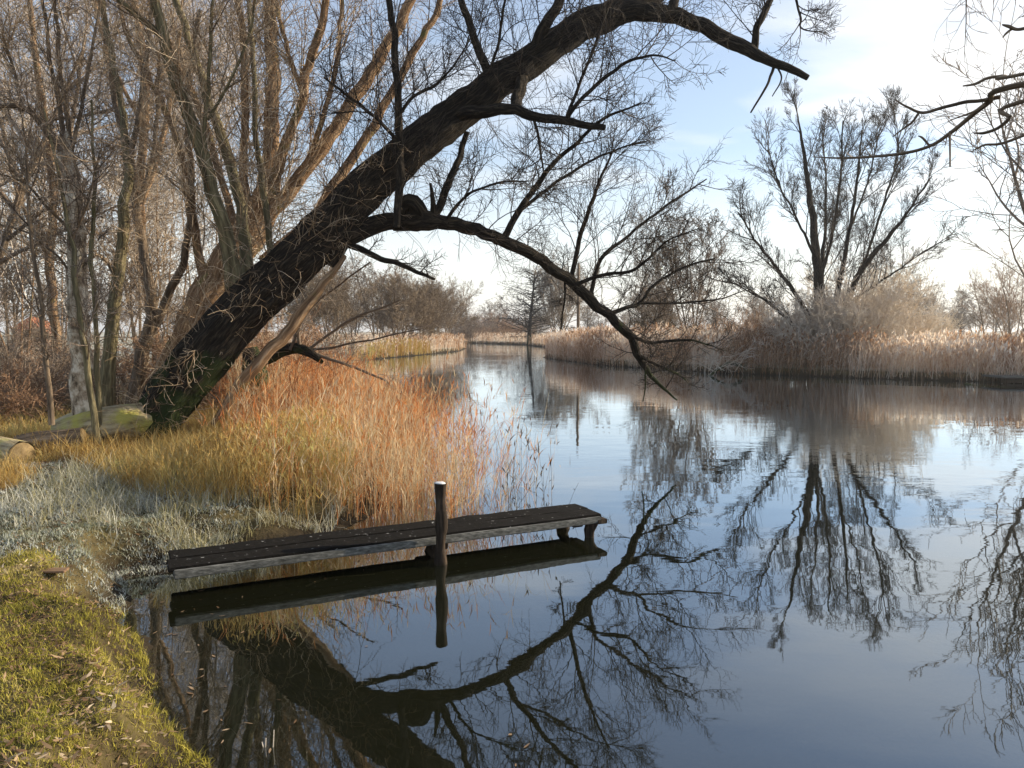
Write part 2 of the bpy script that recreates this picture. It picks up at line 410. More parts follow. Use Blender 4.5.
def H(X, Y):
    X = np.asarray(X, float); Y = np.asarray(Y, float)
    w = .05 * np.sin(X * 17 + 4 * np.sin(Y * 6)) * np.sin(Y * 19) + .12 * np.sin(X * 5.1 + 1.7 * np.sin(Y * 3.3)) + .08 * np.sin(Y * 7.3 + X * 2)
    d = sdist(X, Y); near = np.exp(-(np.hypot(X, Y) / 14) ** 2)
    d = d + w * near
    land = .03 + .27 * ss(d / .45) + .16 * ss((d - .4) / 3) + .12 * ss((d - 5) / 30)
    land = land + near * ss(d / .6) * (.012 * np.sin(X * 23 + 3 * np.sin(Y * 9)) * np.sin(Y * 27 + 2 * np.sin(X * 11)) + .035 * np.sin(X * 2.7 + Y * 1.9) + .025 * np.sin(X * 6.1 - Y * 4.7) + .012 * np.sin(X * 13 + Y * 11))
    land = land + .1 * ss((d - 4) / 20) * np.sin(X * .11 + 1) * np.cos(Y * .09)
    bed = .03 - .12 * ss(-d / .25) - .75 * ss((-d - .15) / 2.2)
    return np.where(d > 0, land, bed)
def H1(x, y): return float(H(np.array([x]), np.array([y]))[0])

def axis(lo, hi, c, fine, grow_):
    a = [c]; s = fine
    while a[-1] < hi: a.append(a[-1] + s); s = s if a[-1] < c + 6 else s * grow_
    b = [c]; s = fine
    while b[-1] > lo: b.append(b[-1] - s); s = s if b[-1] > c - 6 else s * grow_
    return np.array(sorted(set(a + b)))
xs = axis(-900, 900, -1.5, .075, 1.035); ys = axis(-300, 1500, 6, .075, 1.035)
GX, GY = np.meshgrid(xs, ys)
Z = H(GX, GY)
V = np.stack([GX, GY, Z], -1).reshape(-1, 3)
nx_, ny_ = len(xs), len(ys)
ii = np.arange(nx_ * ny_).reshape(ny_, nx_)
Q = np.stack([ii[:-1, :-1], ii[:-1, 1:], ii[1:, 1:], ii[1:, :-1]], -1).reshape(-1, 4)
tag(link_mesh('ground', np_mesh('ground', V, Q), ground_mat()), kind='structure')
wv = np.array([(-170, -95, 0), (125, -95, 0), (125, 245, 0), (-170, 245, 0)], float)
tag(link_mesh('water', np_mesh('water', wv, np.array([[0, 1, 2, 3]])), water_mat()), kind='structure')

# ------------------------------------------------------------------ tree kinds (option sets)
O_NEAR = dict(max=4, nc=[7, 6, 5, 4], wander=[.12, .2, .24, .26], trop=[.03, .06, .06, .04], ang=.8, lr=.55, rr=.5, rmin=.0035, seg=[7, 6, 5, 4], t0=.2)

def build_tree(name, label, cat, root, trunk, limbs, twigs, mats, group=None, rough=.12, sunny=(), mossy=None):
    """trunk/limbs: list of (pts, rad); twigs: Tubes"""
    t = thing(name, label, cat, root, group)
    T = Tubes(); p, r = trunk; T.add(*cap(p, r), 40 if r[0] > .3 else 20)
    link_mesh('trunk', T.mesh('trunk', root, rough), mats[0], t)
    for (p, r) in limbs:
        T = Tubes(); T.add(*cap(p, r), 12 if r[0] > .03 else 8)
        link_mesh('limb', T.mesh('limb', root, rough * .6), mossy if any(p is q_[0] for q_ in sunny) else mats[1], t)
    if not twigs.empty():
        link_mesh('twigs', twigs.mesh('twigs', root), mats[2], t)
    return t

# --- 1. the great leaning willow
g = random.Random(21)
trunk = pix([(96, 520, 9.3, 104), (115, 482, 9.5, 78), (137, 446, 9.7, 56), (168, 402, 9.85, 49), (204, 358, 10, 48), (256, 298, 10.2, 48), (313, 246, 10.4, 46), (355, 202, 10.6, 40), (400, 160, 10.8, 37),
             (450, 119, 11, 34), (500, 82, 11.2, 31), (545, 50, 11.4, 28), (590, 23, 11.6, 26), (635, 4, 11.8, 24), (680, -28, 12, 20), (715, -80, 12.2, 15), (735, -150, 12.4, 9)], 150)
A = pix([(325, 262, 10.45, 26), (345, 238, 10.5, 22), (385, 223, 10.6, 17), (430, 221, 10.8, 15), (475, 231, 11, 13), (520, 248, 11.2, 12), (560, 272, 11.6, 11), (600, 308, 12, 10.5),
         (630, 338, 12.4, 9), (645, 365, 12.7, 6), (660, 385, 12.9, 3.5), (677, 400, 13, 1.6)], 60)
limbs = [A]
def LB(ctrl, n=None):
    q = pix(ctrl, n); limbs.append(q); return q
A1 = LB([(505, 237, 11.1, 7), (521, 207, 11.1, 6), (546, 174, 11, 5), (574, 145, 10.9, 4), (600, 122, 10.8, 3), (640, 102, 10.7, 1.5)])
A1b = LB([(515, 215, 11.1, 4), (540, 195, 11.3, 3.4), (575, 170, 11.5, 2.8), (615, 150, 11.7, 2), (650, 140, 11.9, 1.2)])
A2 = LB([(571, 280, 11.7, 5), (578, 245, 11.7, 4.5), (588, 210, 11.6, 4), (600, 180, 11.6, 3), (613, 150, 11.5, 1.6)])
A3 = LB([(590, 297, 11.9, 4.5), (602, 258, 12, 3.8), (627, 236, 12.2, 3.2), (665, 207, 12.4, 2.5), (706, 180, 12.6, 1.3)])
A4 = LB([(577, 284, 11.7, 4), (600, 276, 11.6, 3.4), (632, 270, 11.5, 3), (650, 258, 11.4, 2.6), (670, 240, 11.3, 1.8), (700, 228, 11.2, 1)])
A5 = LB([(607, 315, 12.05, 5), (625, 308, 12.1, 4), (640, 303, 12.2, 3.5), (656, 283, 12.3, 3), (684, 268, 12.4, 2.5), (715, 258, 12.5, 1.4)])
A5b = LB([(640, 303, 12.2, 3), (680, 303, 12.4, 2.4), (715, 300, 12.6, 1.6), (745, 290, 12.8, 1)])
A6 = LB([(620, 328, 12.25, 4), (636, 338, 12.2, 3.4), (652, 343, 12.2, 3), (687, 340, 12.1, 2.5), (705, 343, 12.1, 2), (722, 350, 12.1, 1.2)])
A7 = LB([(640, 356, 12.6, 3.4), (659, 366, 12.5, 2.6), (675, 373, 12.4, 2.3), (690, 384, 12.4, 1.2)])
A8 = LB([(565, 277, 11.65, 2.4), (564, 300, 11.6, 2), (560, 330, 11.6, 1.2)])
A9 = LB([(645, 362, 12.65, 2), (646, 382, 12.6, 1.6), (643, 402, 12.6, 1)])
A10 = LB([(433, 220, 10.8, 9), (444, 195, 10.9, 7.5), (457, 164, 11.05, 6.5), (467, 132, 11.15, 5.5)])
A11 = LB([(445, 222, 10.8, 4), (462, 200, 10.5, 3), (490, 185, 10.3, 2.3), (530, 180, 10.1, 1.3)])
A12 = LB([(433, 222, 10.7, 8), (434, 202, 10.6, 5), (431, 184, 10.6, 2.5)], 12)
B = LB([(448, 122, 11, 16), (470, 112, 10.8, 13), (500, 110, 10.6, 11), (535, 115, 10.5, 9), (570, 122, 10.4, 8), (604, 131, 10.3, 6)])
B0 = LB([(522, 72, 11.3, 14), (519, 92, 11, 12), (512, 110, 10.65, 10)])
B1 = LB([(566, 119, 10.4, 4.6), (580, 100, 10.3, 4), (600, 82, 10.2, 3.6), (629, 62, 10, 3), (656, 55, 9.9, 2), (675, 60, 9.8, 1.1)])
B2 = LB([(567, 116, 10.4, 3.5), (582, 76, 10.5, 3), (598, 36, 10.6, 2.4), (612, -5, 10.7, 1.8)])
B3 = LB([(533, 116, 10.5, 3), (540, 145, 10.5, 2.6), (545, 172, 10.5, 1.5)])
Cc = LB([(350, 245, 10.5, 7), (380, 258, 10.3, 5.5), (410, 268, 10.2, 4.5), (434, 279, 10.1, 3)])
Dd = LB([(396, 228, 10.2, 7), (400, 180, 10.3, 8), (399, 120, 10.35, 7.5), (396, 60, 10.4, 7), (388, 0, 10.5, 6), (378, -70, 10.6, 4)])
D1 = LB([(399, 142, 10.35, 4), (378, 120, 10.2, 3.4), (352, 100, 10.1, 3), (325, 78, 10, 1.8)])
D2 = LB([(401, 112, 10.35, 3.8), (415, 95, 10.4, 3.3), (435, 86, 10.5, 3), (455, 65, 10.6, 2), (475, 30, 10.7, 1.2)])
E = LB([(492, 82, 11.2, 10), (477, 45, 11.2, 7.5), (462, 5, 11.3, 7), (445, -60, 11.4, 5)])
E2 = LB([(527, 62, 11.3, 13), (545, 28, 11.2, 11), (560, -10, 11.1, 9), (580, -80, 11.1, 5)])
E3 = LB([(478, 95, 11.1, 4), (490, 70, 11, 3), (502, 20, 10.9, 2.6), (508, -30, 10.8, 2)])
Fb = LB([(600, 20, 11.6, 24), (640, 11, 11.6, 18), (680, 17, 11.5, 15), (712, 30, 11.4, 14), (740, 46, 11.3, 13), (770, 62, 11.2, 9), (807, 77, 11.1, 5.5)])
F1 = LB([(754, 50, 11.3, 8), (758, 28, 11.2, 6.5), (768, 5, 11.2, 6), (785, -30, 11.2, 4)])
F1b = LB([(790, -25, 11.2, 3), (800, 15, 11.1, 2.2), (803, 28, 11, 1.5), (826, 32, 11, 1)])
F2 = LB([(774, 66, 11.2, 3.2), (768, 85, 11.1, 2.4), (752, 112, 11, 1.6)])
F3 = LB([(778, 68, 11.2, 2), (781, 80, 11.2, 1.6), (773, 96, 11.2, 1)])
F4 = LB([(672, 12, 11.5, 11), (676, -10, 11.5, 8), (690, -60, 11.6, 5)])
S1 = LB([(240, 320, 10.1, 22), (228, 250, 10.1, 19), (212, 185, 10, 17), (190, 120, 9.9, 15), (168, 50, 9.8, 13), (152, -10, 9.7, 11), (140, -80, 9.6, 7)])
S1b = LB([(168, 42, 9.8, 8), (140, 18, 9.7, 7), (115, -5, 9.6, 6), (80, -50, 9.5, 4)])
S2 = LB([(252, 310, 10.2, 17), (245, 240, 10.5, 15), (232, 170, 10.7, 13), (208, 100, 10.8, 11), (188, 40, 10.9, 9), (170, -20, 11, 7), (160, -90, 11, 5)])
S3 = LB([(210, 195, 10, 5), (205, 130, 9.9, 5), (211, 60, 9.8, 4.5), (214, 0, 9.7, 4)])
S4 = LB([(208, 120, 9.9, 4), (230, 80, 9.8, 3.6), (250, 30, 9.7, 3), (258, -20, 9.6, 2.5)])
S5 = LB([(275, 285, 10.3, 9), (268, 230, 10.5, 8), (258, 150, 10.6, 7), (252, 60, 10.7, 6), (248, -20, 10.8, 5)])
TW = Tubes(); TS = [TW]
O1 = dict(O_NEAR, max=3, nc=[7, 8, 6], wander=[.11, .14, .16, .18], trop=[.02, .06, .05, .03], seg=[7, 7, 5, 4], rmin=.0028, lr=.58, ang=.85)
main_sprouts = [(A1, 9, 1.0), (A1b, 9, .9), (A2, 9, 1.), (A3, 9, .95), (A4, 7, .8), (A5, 8, .9), (A5b, 6, .8), (A6, 7, .7), (A7, 5, .45), (A8, 3, .25), (A10, 4, .5), (A11, 6, .8),
                (B1, 8, .9), (B2, 7, .9), (B3, 4, .5), (Cc, 3, .4), (Dd, 8, 1.2), (D1, 6, .8), (D2, 7, .9), (E, 7, 1.1), (E2, 6, 1.2), (E3, 6, .9), (F1, 8, .8), (F1b, 6, .5), (F4, 6, 1.),
                (S1, 14, 1.5), (S1b, 7, 1.2), (S2, 14, 1.5), (S3, 8, 1.2), (S4, 6, 1.), (S5, 10, 1.3)]
TWS = Tubes()
for (q, n, L) in main_sprouts:
    sprout([TWS] if any(q is z_ for z_ in (S1, S1b, S2, S3, S4, S5)) else TS, q[0], q[1], int(n * 1.7 + .5), L * 1.15, .01, 1, O1, g, t0=.08, ang=.85, up=.2)
sprout(TS, A[0], A[1], 34, 1.1, .011, 1, O1, g, t0=.1, t1=.95, ang=1.2, up=.7)
sprout(TS, A[0], A[1], 22, .7, .005, 2, O1, g, t0=.1, t1=.95, ang=1.4, up=-.6)
sprout(TS, Fb[0], Fb[1], 6, .5, .007, 2, O1, g, t0=.2, t1=.97, ang=1.3, up=.3)
sprout(TS, trunk[0], trunk[1], 36, 1.3, .011, 1, O1, g, t0=.45, t1=.99, ang=1.2, up=.5, tl=0)
sprout(TS, trunk[0], trunk[1], 34, 1.1, .007, 2, O1, g, t0=.4, t1=.9, ang=1.3, up=-.4, tl=0)
# pale suckers round the crotch of the trunk
TSK = Tubes(); O2 = dict(O1, wander=[.2, .28, .3, .3], trop=[.05, .02, 0, 0], nc=[5, 5, 4])
sprout([TSK], trunk[0], trunk[1], 130, .75, .007, 1, O2, g, t0=.12, t1=.48, ang=1.4, up=.45, tl=0)
sprout([TSK], trunk[0], trunk[1], 110, .6, .005, 2, O2, g, t0=.15, t1=.5, ang=1.4, up=-.5, tl=0)
for q in (S1, S1b, S2, S3, S4, S5): q[1][:] = [r_ * .8 for r_ in q[1]]
root = (*P(137, 452, 9.7)[:2], H1(*P(137, 452, 9.7)[:2]))
t = build_tree('leaning_willow', 'great dark willow leaning over the river with one long arched bough touching down', 'tree', root, trunk, limbs, TW,
               (M['bark_dark'], M['bark_dark'], M['twig_dark']), rough=.15, sunny=(S1, S1b, S2, S3, S4, S5), mossy=M['bark_mossy'])
link_mesh('twigs', TWS.mesh('twigs', root), M['twig_tan'], t)
link_mesh('suckers', TSK.mesh('suckers', root), M['twig_tan'], t)
K = Tubes()
for kp in ([(400, 222, 10.65, 9), (404, 206, 10.62, 15), (414, 203, 10.6, 17), (422, 213, 10.62, 15), (428, 224, 10.7, 9)], [(392, 226, 10.7, 10), (410, 221, 10.7, 20), (428, 220, 10.7, 21), (446, 225, 10.75, 10)]):
    K.add(*cap(*pix(kp, 12)), 12)
link_mesh('burl', K.mesh('burl', root, .2), M['bark_dark'], t)
# strip of peeled pale wood under the trunk
K = Tubes(); K.add(*pix([(212, 425, 9.65, 4), (235, 392, 9.7, 12), (262, 358, 9.8, 12), (290, 325, 9.95, 12), (318, 290, 10.1, 9), (345, 255, 10.3, 4)], 26), 10)
link_mesh('peeled_wood', K.mesh('peeled_wood', root, .25), M['bark_tan'], t)

# --- 2. tan willow behind, fan of tall stems
g = random.Random(5)
trunk = pix([(160, 428, 12.2, 52), (168, 395, 12.3, 42), (185, 350, 12.5, 36), (208, 300, 12.7, 34), (235, 255, 12.9, 34), (258, 215, 13, 30), (272, 175, 13.1, 20)], 50)
limbs = []
tall = [LB([(262, 215, 13, 22), (271, 150, 13.2, 20), (273, 90, 13.4, 18), (270, 20, 13.6, 16), (268, -60, 13.8, 12)]),
        LB([(250, 235, 12.9, 14), (243, 160, 12.9, 11), (246, 90, 13, 10), (240, 10, 13, 8), (232, -70, 13, 6)]),
        LB([(268, 200, 13, 16), (285, 150, 12.9, 13), (302, 95, 12.8, 12), (315, 40, 12.7, 11), (328, -10, 12.6, 9), (345, -80, 12.5, 6)]),
        LB([(255, 230, 12.9, 22), (290, 190, 13, 19), (325, 145, 13.2, 18), (355, 100, 13.4, 17), (385, 50, 13.6, 15), (412, 0, 13.8, 12), (435, -60, 14, 8)]),
        LB([(262, 262, 13.2, 15), (305, 225, 13.5, 14), (345, 170, 13.8, 13), (380, 115, 14, 12), (410, 60, 14.2, 10), (440, 5, 14.4, 8), (460, -50, 14.5, 6)]),
        LB([(303, 95, 12.8, 7), (290, 55, 12.7, 6), (278, 10, 12.6, 5), (270, -40, 12.6, 4)]),
        LB([(300, 185, 13, 8), (322, 120, 13.2, 7), (338, 60, 13.4, 6), (342, 0, 13.5, 5), (350, -60, 13.5, 3)]),
        LB([(210, 300, 12.7, 14), (196, 240, 12.8, 11), (186, 170, 12.9, 9), (160, 100, 13, 8), (130, 40, 13.1, 6), (110, -30, 13.2, 4)]),
        LB([(240, 245, 12.9, 12), (222, 180, 13.2, 9), (200, 110, 13.5, 8), (175, 60, 13.7, 6), (150, 0, 14, 5)])]
for q in tall: q[1][:] = [r_ * .74 for r_ in q[1]]
TW = Tubes()
O3 = dict(O1, wander=[.1, .16, .2, .24], trop=[.06, .08, .06, .04], ang=.65, nc=[7, 6, 4], rmin=.0045)
for q in tall: sprout([TW], q[0], q[1], 46, .55, .005, 2, O2, g, t0=.03, ang=1.2, up=.5, tl=.3)
for q in tall: sprout([TW], q[0], q[1], 15, 1.5, .013, 1, O3, g, t0=.08, ang=.7, up=.35, tl=.3)
sprout([TW], trunk[0], trunk[1], 40, 1.2, .008, 1, O3, g, t0=.25, ang=1.2, up=.3, tl=0)
sprout([TW], trunk[0], trunk[1], 60, .9, .005, 2, O2, g, t0=.1, t1=.9, ang=1.5, up=-.9, tl=0)
root = (*P(160, 428, 12.2)[:2], H1(*P(160, 428, 12.2)[:2]))
build_tree('willow', 'sunlit tan willow behind the leaning trunk with a fan of tall reddish stems', 'tree', root, trunk, limbs, TW,
           (M['bark_tan'], M['bark_tan'], M['twig_tan']), rough=.14)

# --- 3-6 slim trees on the left bank
g = random.Random(9)
trunk = pix([(88, 445, 9.4, 30), (85, 420, 9.4, 22), (80, 360, 9.4, 19), (77, 300, 9.4, 18), (76, 240, 9.4, 17), (74, 190, 9.4, 16), (68, 148, 9.4, 15), (66, 132, 9.4, 9)], 46)
limbs = []
q5 = [LB([(66, 148, 9.4, 5), (58, 100, 9.4, 4), (50, 50, 9.4, 3.5), (42, -10, 9.4, 3)]), LB([(70, 140, 9.4, 4.5), (62, 80, 9.5, 4), (58, 30, 9.5, 3.5), (52, -30, 9.5, 2.6)]),
      LB([(68, 160, 9.4, 8), (45, 128, 9.2, 6), (20, 108, 9, 5), (-12, 104, 8.8, 4)]), LB([(22, 110, 9, 3.6), (15, 75, 9, 3), (2, 35, 8.9, 2)]), LB([(72, 150, 9.4, 4), (85, 90, 9.3, 3.4), (97, 20, 9.3, 2.4), (100, -20, 9.3, 1.6)]),
      LB([(75, 235, 9.4, 3.5), (45, 205, 9.2, 3), (20, 180, 9.1, 2), (-10, 172, 9, 1.5)]), LB([(78, 300, 9.4, 3), (62, 262, 9.3, 2.5), (30, 235, 9.2, 2), (0, 225, 9.2, 1.4)])]
TW = Tubes()
for q in q5: sprout([TW], q[0], q[1], 12, .9, .008, 1, O1, g, t0=.1, ang=.8, up=.2)
sprout([TW], trunk[0], trunk[1], 26, .9, .007, 1, O1, g, t0=.3, ang=1.3, up=.1, tl=0)
root = (*P(88, 440, 9.4)[:2], H1(*P(88, 440, 9.4)[:2]))
build_tree('bare_tree', 'pale barked straight trunk broken off at the top with thin shoots rising from the break', 'tree', root, trunk, limbs, TW,
           (M['bark_birch'], M['bark_grey'], M['twig_tan']), rough=.12)

def slim(label, tr, lim, seed, mats, nt=30, L=1.0, opt=None, group=None, name='bare_tree', per=10, rmul=1.):
    g = random.Random(seed); opt = opt or O1
    tp = pix(tr, len(tr) * 7)
    ls = [pix(l) for l in lim]; T = Tubes()
    for q in ls: sprout([T], q[0], q[1], per, L, .009 * rmul, 1, opt, g, t0=.1, ang=.75, up=.25)
    sprout([T], tp[0], tp[1], nt, L, .01 * rmul, 1, opt, g, t0=.25, ang=.9, up=.3, tl=.3)
    x, y = tp[0][0][0], tp[0][0][1]
    return build_tree(name, label, 'tree', (x, y, H1(x, y)), tp, ls, T, mats, group)

slim('slender brown tree between the pale broken trunk and the forked tree', [(104, 424, 12, 22), (107, 380, 12, 14), (112, 330, 12, 12), (119, 270, 12, 11), (123, 210, 12, 10), (127, 165, 12, 8), (118, 90, 12.2, 6), (105, 20, 12.4, 5), (98, -50, 12.5, 3)],
     [[(125, 175, 12, 6), (140, 110, 12.1, 5), (148, 40, 12.2, 4), (160, -30, 12.3, 3)], [(118, 280, 12, 4), (100, 255, 11.8, 3.4), (82, 262, 11.7, 2), (60, 250, 11.6, 1.5)]],
     31, (M['bark_mossy'], M['bark_grey'], M['twig_tan']))
slim('dark forked tree just left of the tan willow', [(128, 428, 13, 20), (133, 400, 13, 14), (145, 350, 13, 13), (155, 318, 13, 12), (150, 280, 13.1, 9), (138, 220, 13.2, 8), (128, 150, 13.3, 6), (112, 80, 13.4, 5), (100, 0, 13.5, 4)],
     [[(156, 325, 13, 9), (172, 290, 12.9, 8), (184, 255, 12.8, 7), (190, 190, 12.7, 6), (186, 100, 12.6, 5), (200, 10, 12.5, 4)], [(135, 215, 13.2, 5), (155, 140, 13.4, 4), (158, 50, 13.6, 3)]],
     32, (M['bark_grey'], M['bark_grey'], M['twig_tan']))
slim('thin pale tree far back between the brown tree and the broken trunk', [(60, 400, 17, 12), (56, 340, 17, 9), (50, 260, 17, 8), (52, 180, 17, 7), (40, 90, 17, 6), (30, 0, 17, 4)],
     [[(52, 200, 17, 4), (70, 130, 17, 4), (85, 40, 17, 3)], [(50, 260, 17, 4), (20, 200, 17, 3), (0, 120, 17, 3)]],
     33, (M['bark_tan'], M['bark_grey'], M['twig_tan']), L=1.6, rmul=1.3)
slim('slanting mossy sapling crossing in front of the pale broken trunk', [(98, 445, 8.8, 7), (92, 400, 8.8, 6), (84, 340, 8.8, 5.5), (76, 280, 8.8, 5), (70, 230, 8.8, 4), (58, 170, 8.8, 3), (45, 110, 8.8, 2)],
     [[(72, 240, 8.8, 2.5), (88, 200, 8.7, 2), (100, 150, 8.6, 1.4)]], 34, (M['bark_mossy'], M['bark_grey'], M['twig_brown']), nt=14, L=.7, name='sapling', group='saplings round the pale trunk')
slim('dark upright sapling between the pale trunk and the slender brown tree', [(100, 440, 9.2, 6), (98, 380, 9.2, 5), (95, 310, 9.2, 4.5), (92, 240, 9.2, 4), (95, 170, 9.2, 3), (90, 100, 9.2, 2)],
     [], 35, (M['bark_mossy'], M['bark_grey'], M['twig_brown']), nt=16, L=.7, name='sapling', group='saplings round the pale trunk')
slim('thin crooked sapling standing left of the pale trunk in brown scrub', [(52, 425, 8.6, 6), (48, 380, 8.6, 5), (42, 320, 8.6, 4), (35, 260, 8.6, 3.4), (28, 200, 8.6, 2.6), (26, 130, 8.6, 1.8)],
     [], 36, (M['bark_grey'], M['bark_grey'], M['twig_brown']), nt=16, L=.8, name='sapling', group='saplings round the pale trunk')
slim('reddish leaning tree seen between the dark forked tree and the tan willow', [(150, 415, 16, 10), (158, 380, 16, 9), (150, 300, 16, 8), (140, 200, 16, 8), (145, 100, 16, 7), (135, 0, 16, 6), (130, -60, 16, 4)],
     [[(140, 210, 16, 5), (165, 130, 16, 5), (180, 30, 16, 4)], [(145, 130, 16, 4), (110, 60, 16, 3.5), (90, -20, 16, 3)]],
     37, (M['bark_tan'], M['bark_tan'], M['twig_tan']), L=1.6, rmul=1.3)

# --- 7 far bank crown tree (right)
g = random.Random(77); limbs = []
trunk = pix([(822, 362, 35, 24), (822, 335, 35, 18), (820, 300, 35, 15), (817, 260, 35, 12), (812, 215, 35, 9), (806, 170, 35, 6), (800, 130, 35, 3), (797, 112, 35, 1.5)], 40)
big = [LB([(826, 345, 35, 14), (842, 310, 34.5, 12), (862, 270, 34, 10), (890, 235, 33.5, 7), (912, 205, 33, 4), (932, 175, 33, 2)]),
       LB([(828, 335, 35, 11), (838, 290, 35.5, 9), (848, 240, 36, 7), (856, 190, 36, 5), (862, 130, 36, 2)]),
       LB([(818, 340, 35, 11), (800, 300, 34.5, 8), (778, 270, 34, 6), (755, 240, 33.5, 4), (738, 212, 33, 2)]),
       LB([(816, 350, 35, 8), (790, 322, 35, 6), (765, 300, 35, 4.5), (742, 288, 35, 2.5), (728, 280, 35, 1.5)]),
       LB([(820, 280, 35, 7), (832, 235, 35.5, 5), (840, 180, 36, 4), (843, 120, 36, 2)]),
       LB([(817, 262, 35, 6), (800, 225, 34.5, 4), (780, 185, 34, 3), (768, 150, 34, 1.6)]),
       LB([(862, 270, 34, 5), (880, 215, 34, 4), (895, 165, 34, 2.6), (900, 135, 34, 1.5)]),
       LB([(842, 310, 34.5, 6), (868, 290, 35, 4), (895, 272, 35.5, 3), (925, 250, 36, 1.6)]),
       LB([(850, 230, 36, 4), (868, 180, 37, 3), (880, 128, 37, 1.6)]),
       LB([(822, 330, 35, 9), (822, 270, 36.5, 7), (826, 200, 37.5, 4), (822, 125, 38, 1.5)])]
TW = Tubes(); O4 = dict(max=4, nc=[6, 6, 5, 4], wander=[.08, .12, .15, .18], trop=[.06, .09, .08, .06], ang=.6, lr=.52, rr=.5, rmin=.009, seg=[6, 5, 4, 3], t0=.15)
O4b = dict(O4, nc=[6, 6, 6, 6], rmin=.006, wander=[.08, .08, .1, .12], trop=[.03, .05, .05, .04], ang=.6, lr=.55)
for q in big + [trunk]: sprout([TW], q[0], q[1], 11, 3.1, .026, 1, O4b, g, t0=.18, ang=.65, up=.3, tl=.55)
root = (*P(822, 360, 35)[:2], H1(*P(822, 360, 35)[:2]))
limbs = [(p, [r_ * .55 for r_ in r]) for p, r in limbs]; trunk = (trunk[0], [r_ * .7 for r_ in trunk[1]])
build_tree('crown_willow', 'tall bare many-stemmed tree with a wide fan crown on the far right bank', 'tree', root, trunk, limbs, TW, (M['bark_dark'], M['bark_dark'], M['twig_dark']), rough=.05)

# --- 8 overhanging branch on the right, from a tree on the near bank beside the viewer
g = random.Random(3); limbs = []
trunk = catmull([(5.6, .6, .2, .24), (5.5, .7, .8, .2), (5.4, .9, 1.8, .17), (5.5, 1.2, 3.0, .15), (5.6, 1.4, 4.2, .12), (5.9, 1.6, 5.6, .08), (6.1, 1.7, 7, .04)], 40)
def mix3(a, lst): return a + [(*P(x, y, D), w / 2 * D / F) for x, y, D, w in lst]
l1 = catmull(mix3([(5.45, 1.1, 2.6, .08), (4.6, 2.2, 2.95, .06), (3.6, 3.3, 3.15, .035)], [(1024, 84, 4.0, 8.5), (988, 103, 4.2, 7), (953, 131, 4.4, 5.5), (930, 146, 4.5, 4.5), (899, 154, 4.6, 4), (848, 158, 4.8, 3), (813, 157, 5, 1.2)]), 50)
limbs.append(l1)
l2 = LB([(1000, 97, 4.15, 6), (980, 100, 4.2, 5), (965, 102, 4.25, 5), (945, 108, 4.3, 4.5), (922, 114, 4.4, 4), (905, 107, 4.4, 3), (895, 100, 4.4, 1.8)])
l3 = LB([(918, 114, 4.4, 3.6), (910, 126, 4.4, 3), (894, 138, 4.4, 1.8)])
l4 = LB([(950, 131, 4.4, 3.2), (950, 150, 4.4, 2.6), (949, 168, 4.4, 2.2)])
l5 = LB([(930, 146, 4.5, 3), (922, 139, 4.5, 3), (918, 137, 4.5, 1.5)], 8)
l6 = catmull(mix3([(4.5, 2.3, 3.0, .03), (3.5, 3.1, 3.2, .022)], [(1024, 74, 3.9, 5), (1005, 76, 4, 4.6), (988, 78, 4, 4), (975, 84, 4, 3.6), (963, 86, 4, 2)]), 30); limbs.append(l6)
l7 = catmull(mix3([(4.4, 2.1, 2.9, .04), (3.4, 3.1, 3.1, .025)], [(1024, 101, 4, 6), (1010, 118, 4, 5.4), (998, 128, 4.05, 4.6), (984, 133, 4.1, 4), (974, 133, 4.1, 2)]), 34); limbs.append(l7)
l8 = LB([(1028, 134, 4.2, 4), (1002, 142, 4.2, 3.6), (985, 143, 4.2, 3), (972, 149, 4.2, 1.6)]); 
l9 = LB([(985, 105, 4.2, 3), (968, 113, 4.2, 2.6), (950, 121, 4.2, 1.4)])
l10 = LB([(1036, 26, 4, 5), (1018, 30, 4, 4.4), (1008, 26, 4, 4.5), (1002, 24, 4, 2)])
l11 = LB([(1012, 29, 4, 3.2), (1006, 33, 4, 3), (1003, 37, 4, 1.4)], 8)
l12 = catmull([(5.6, 1.4, 4.2, .05), (4.8, 3.2, 4.9, .03), (4.4, 5, 5.3, .02), (*P(985, -40, 6.2), .012), (*P(968, -10, 6.4), .008), (*P(966, 25, 6.5), .005), (*P(964, 62, 6.5), .002)], 34); limbs.append(l12)
TW = Tubes(); O6 = dict(O1, rmin=.002, max=3, nc=[4, 3, 3])
sprout([TW], l12[0], l12[1], 12, .35, .003, 2, O6, g, t0=.6, ang=.9, up=-.5, tl=0)
sprout([TW], l1[0], l1[1], 14, .1, .004, 3, O6, g, t0=.3, ang=1.1, up=0, tl=0)
sprout([TW], trunk[0], trunk[1], 18, 1.4, .012, 1, O1, g, t0=.5, ang=.8, up=.3)
build_tree('overhanging_tree', 'bare knobbly boughs reaching in from the right edge of the view above the water', 'tree', (5.6, .6, .3), trunk, [(p, [r_ * .72 for r_ in r]) for p, r in limbs], TW, (M['bark_dark'], M['bark_grey'], M['twig_brown']), rough=.1)

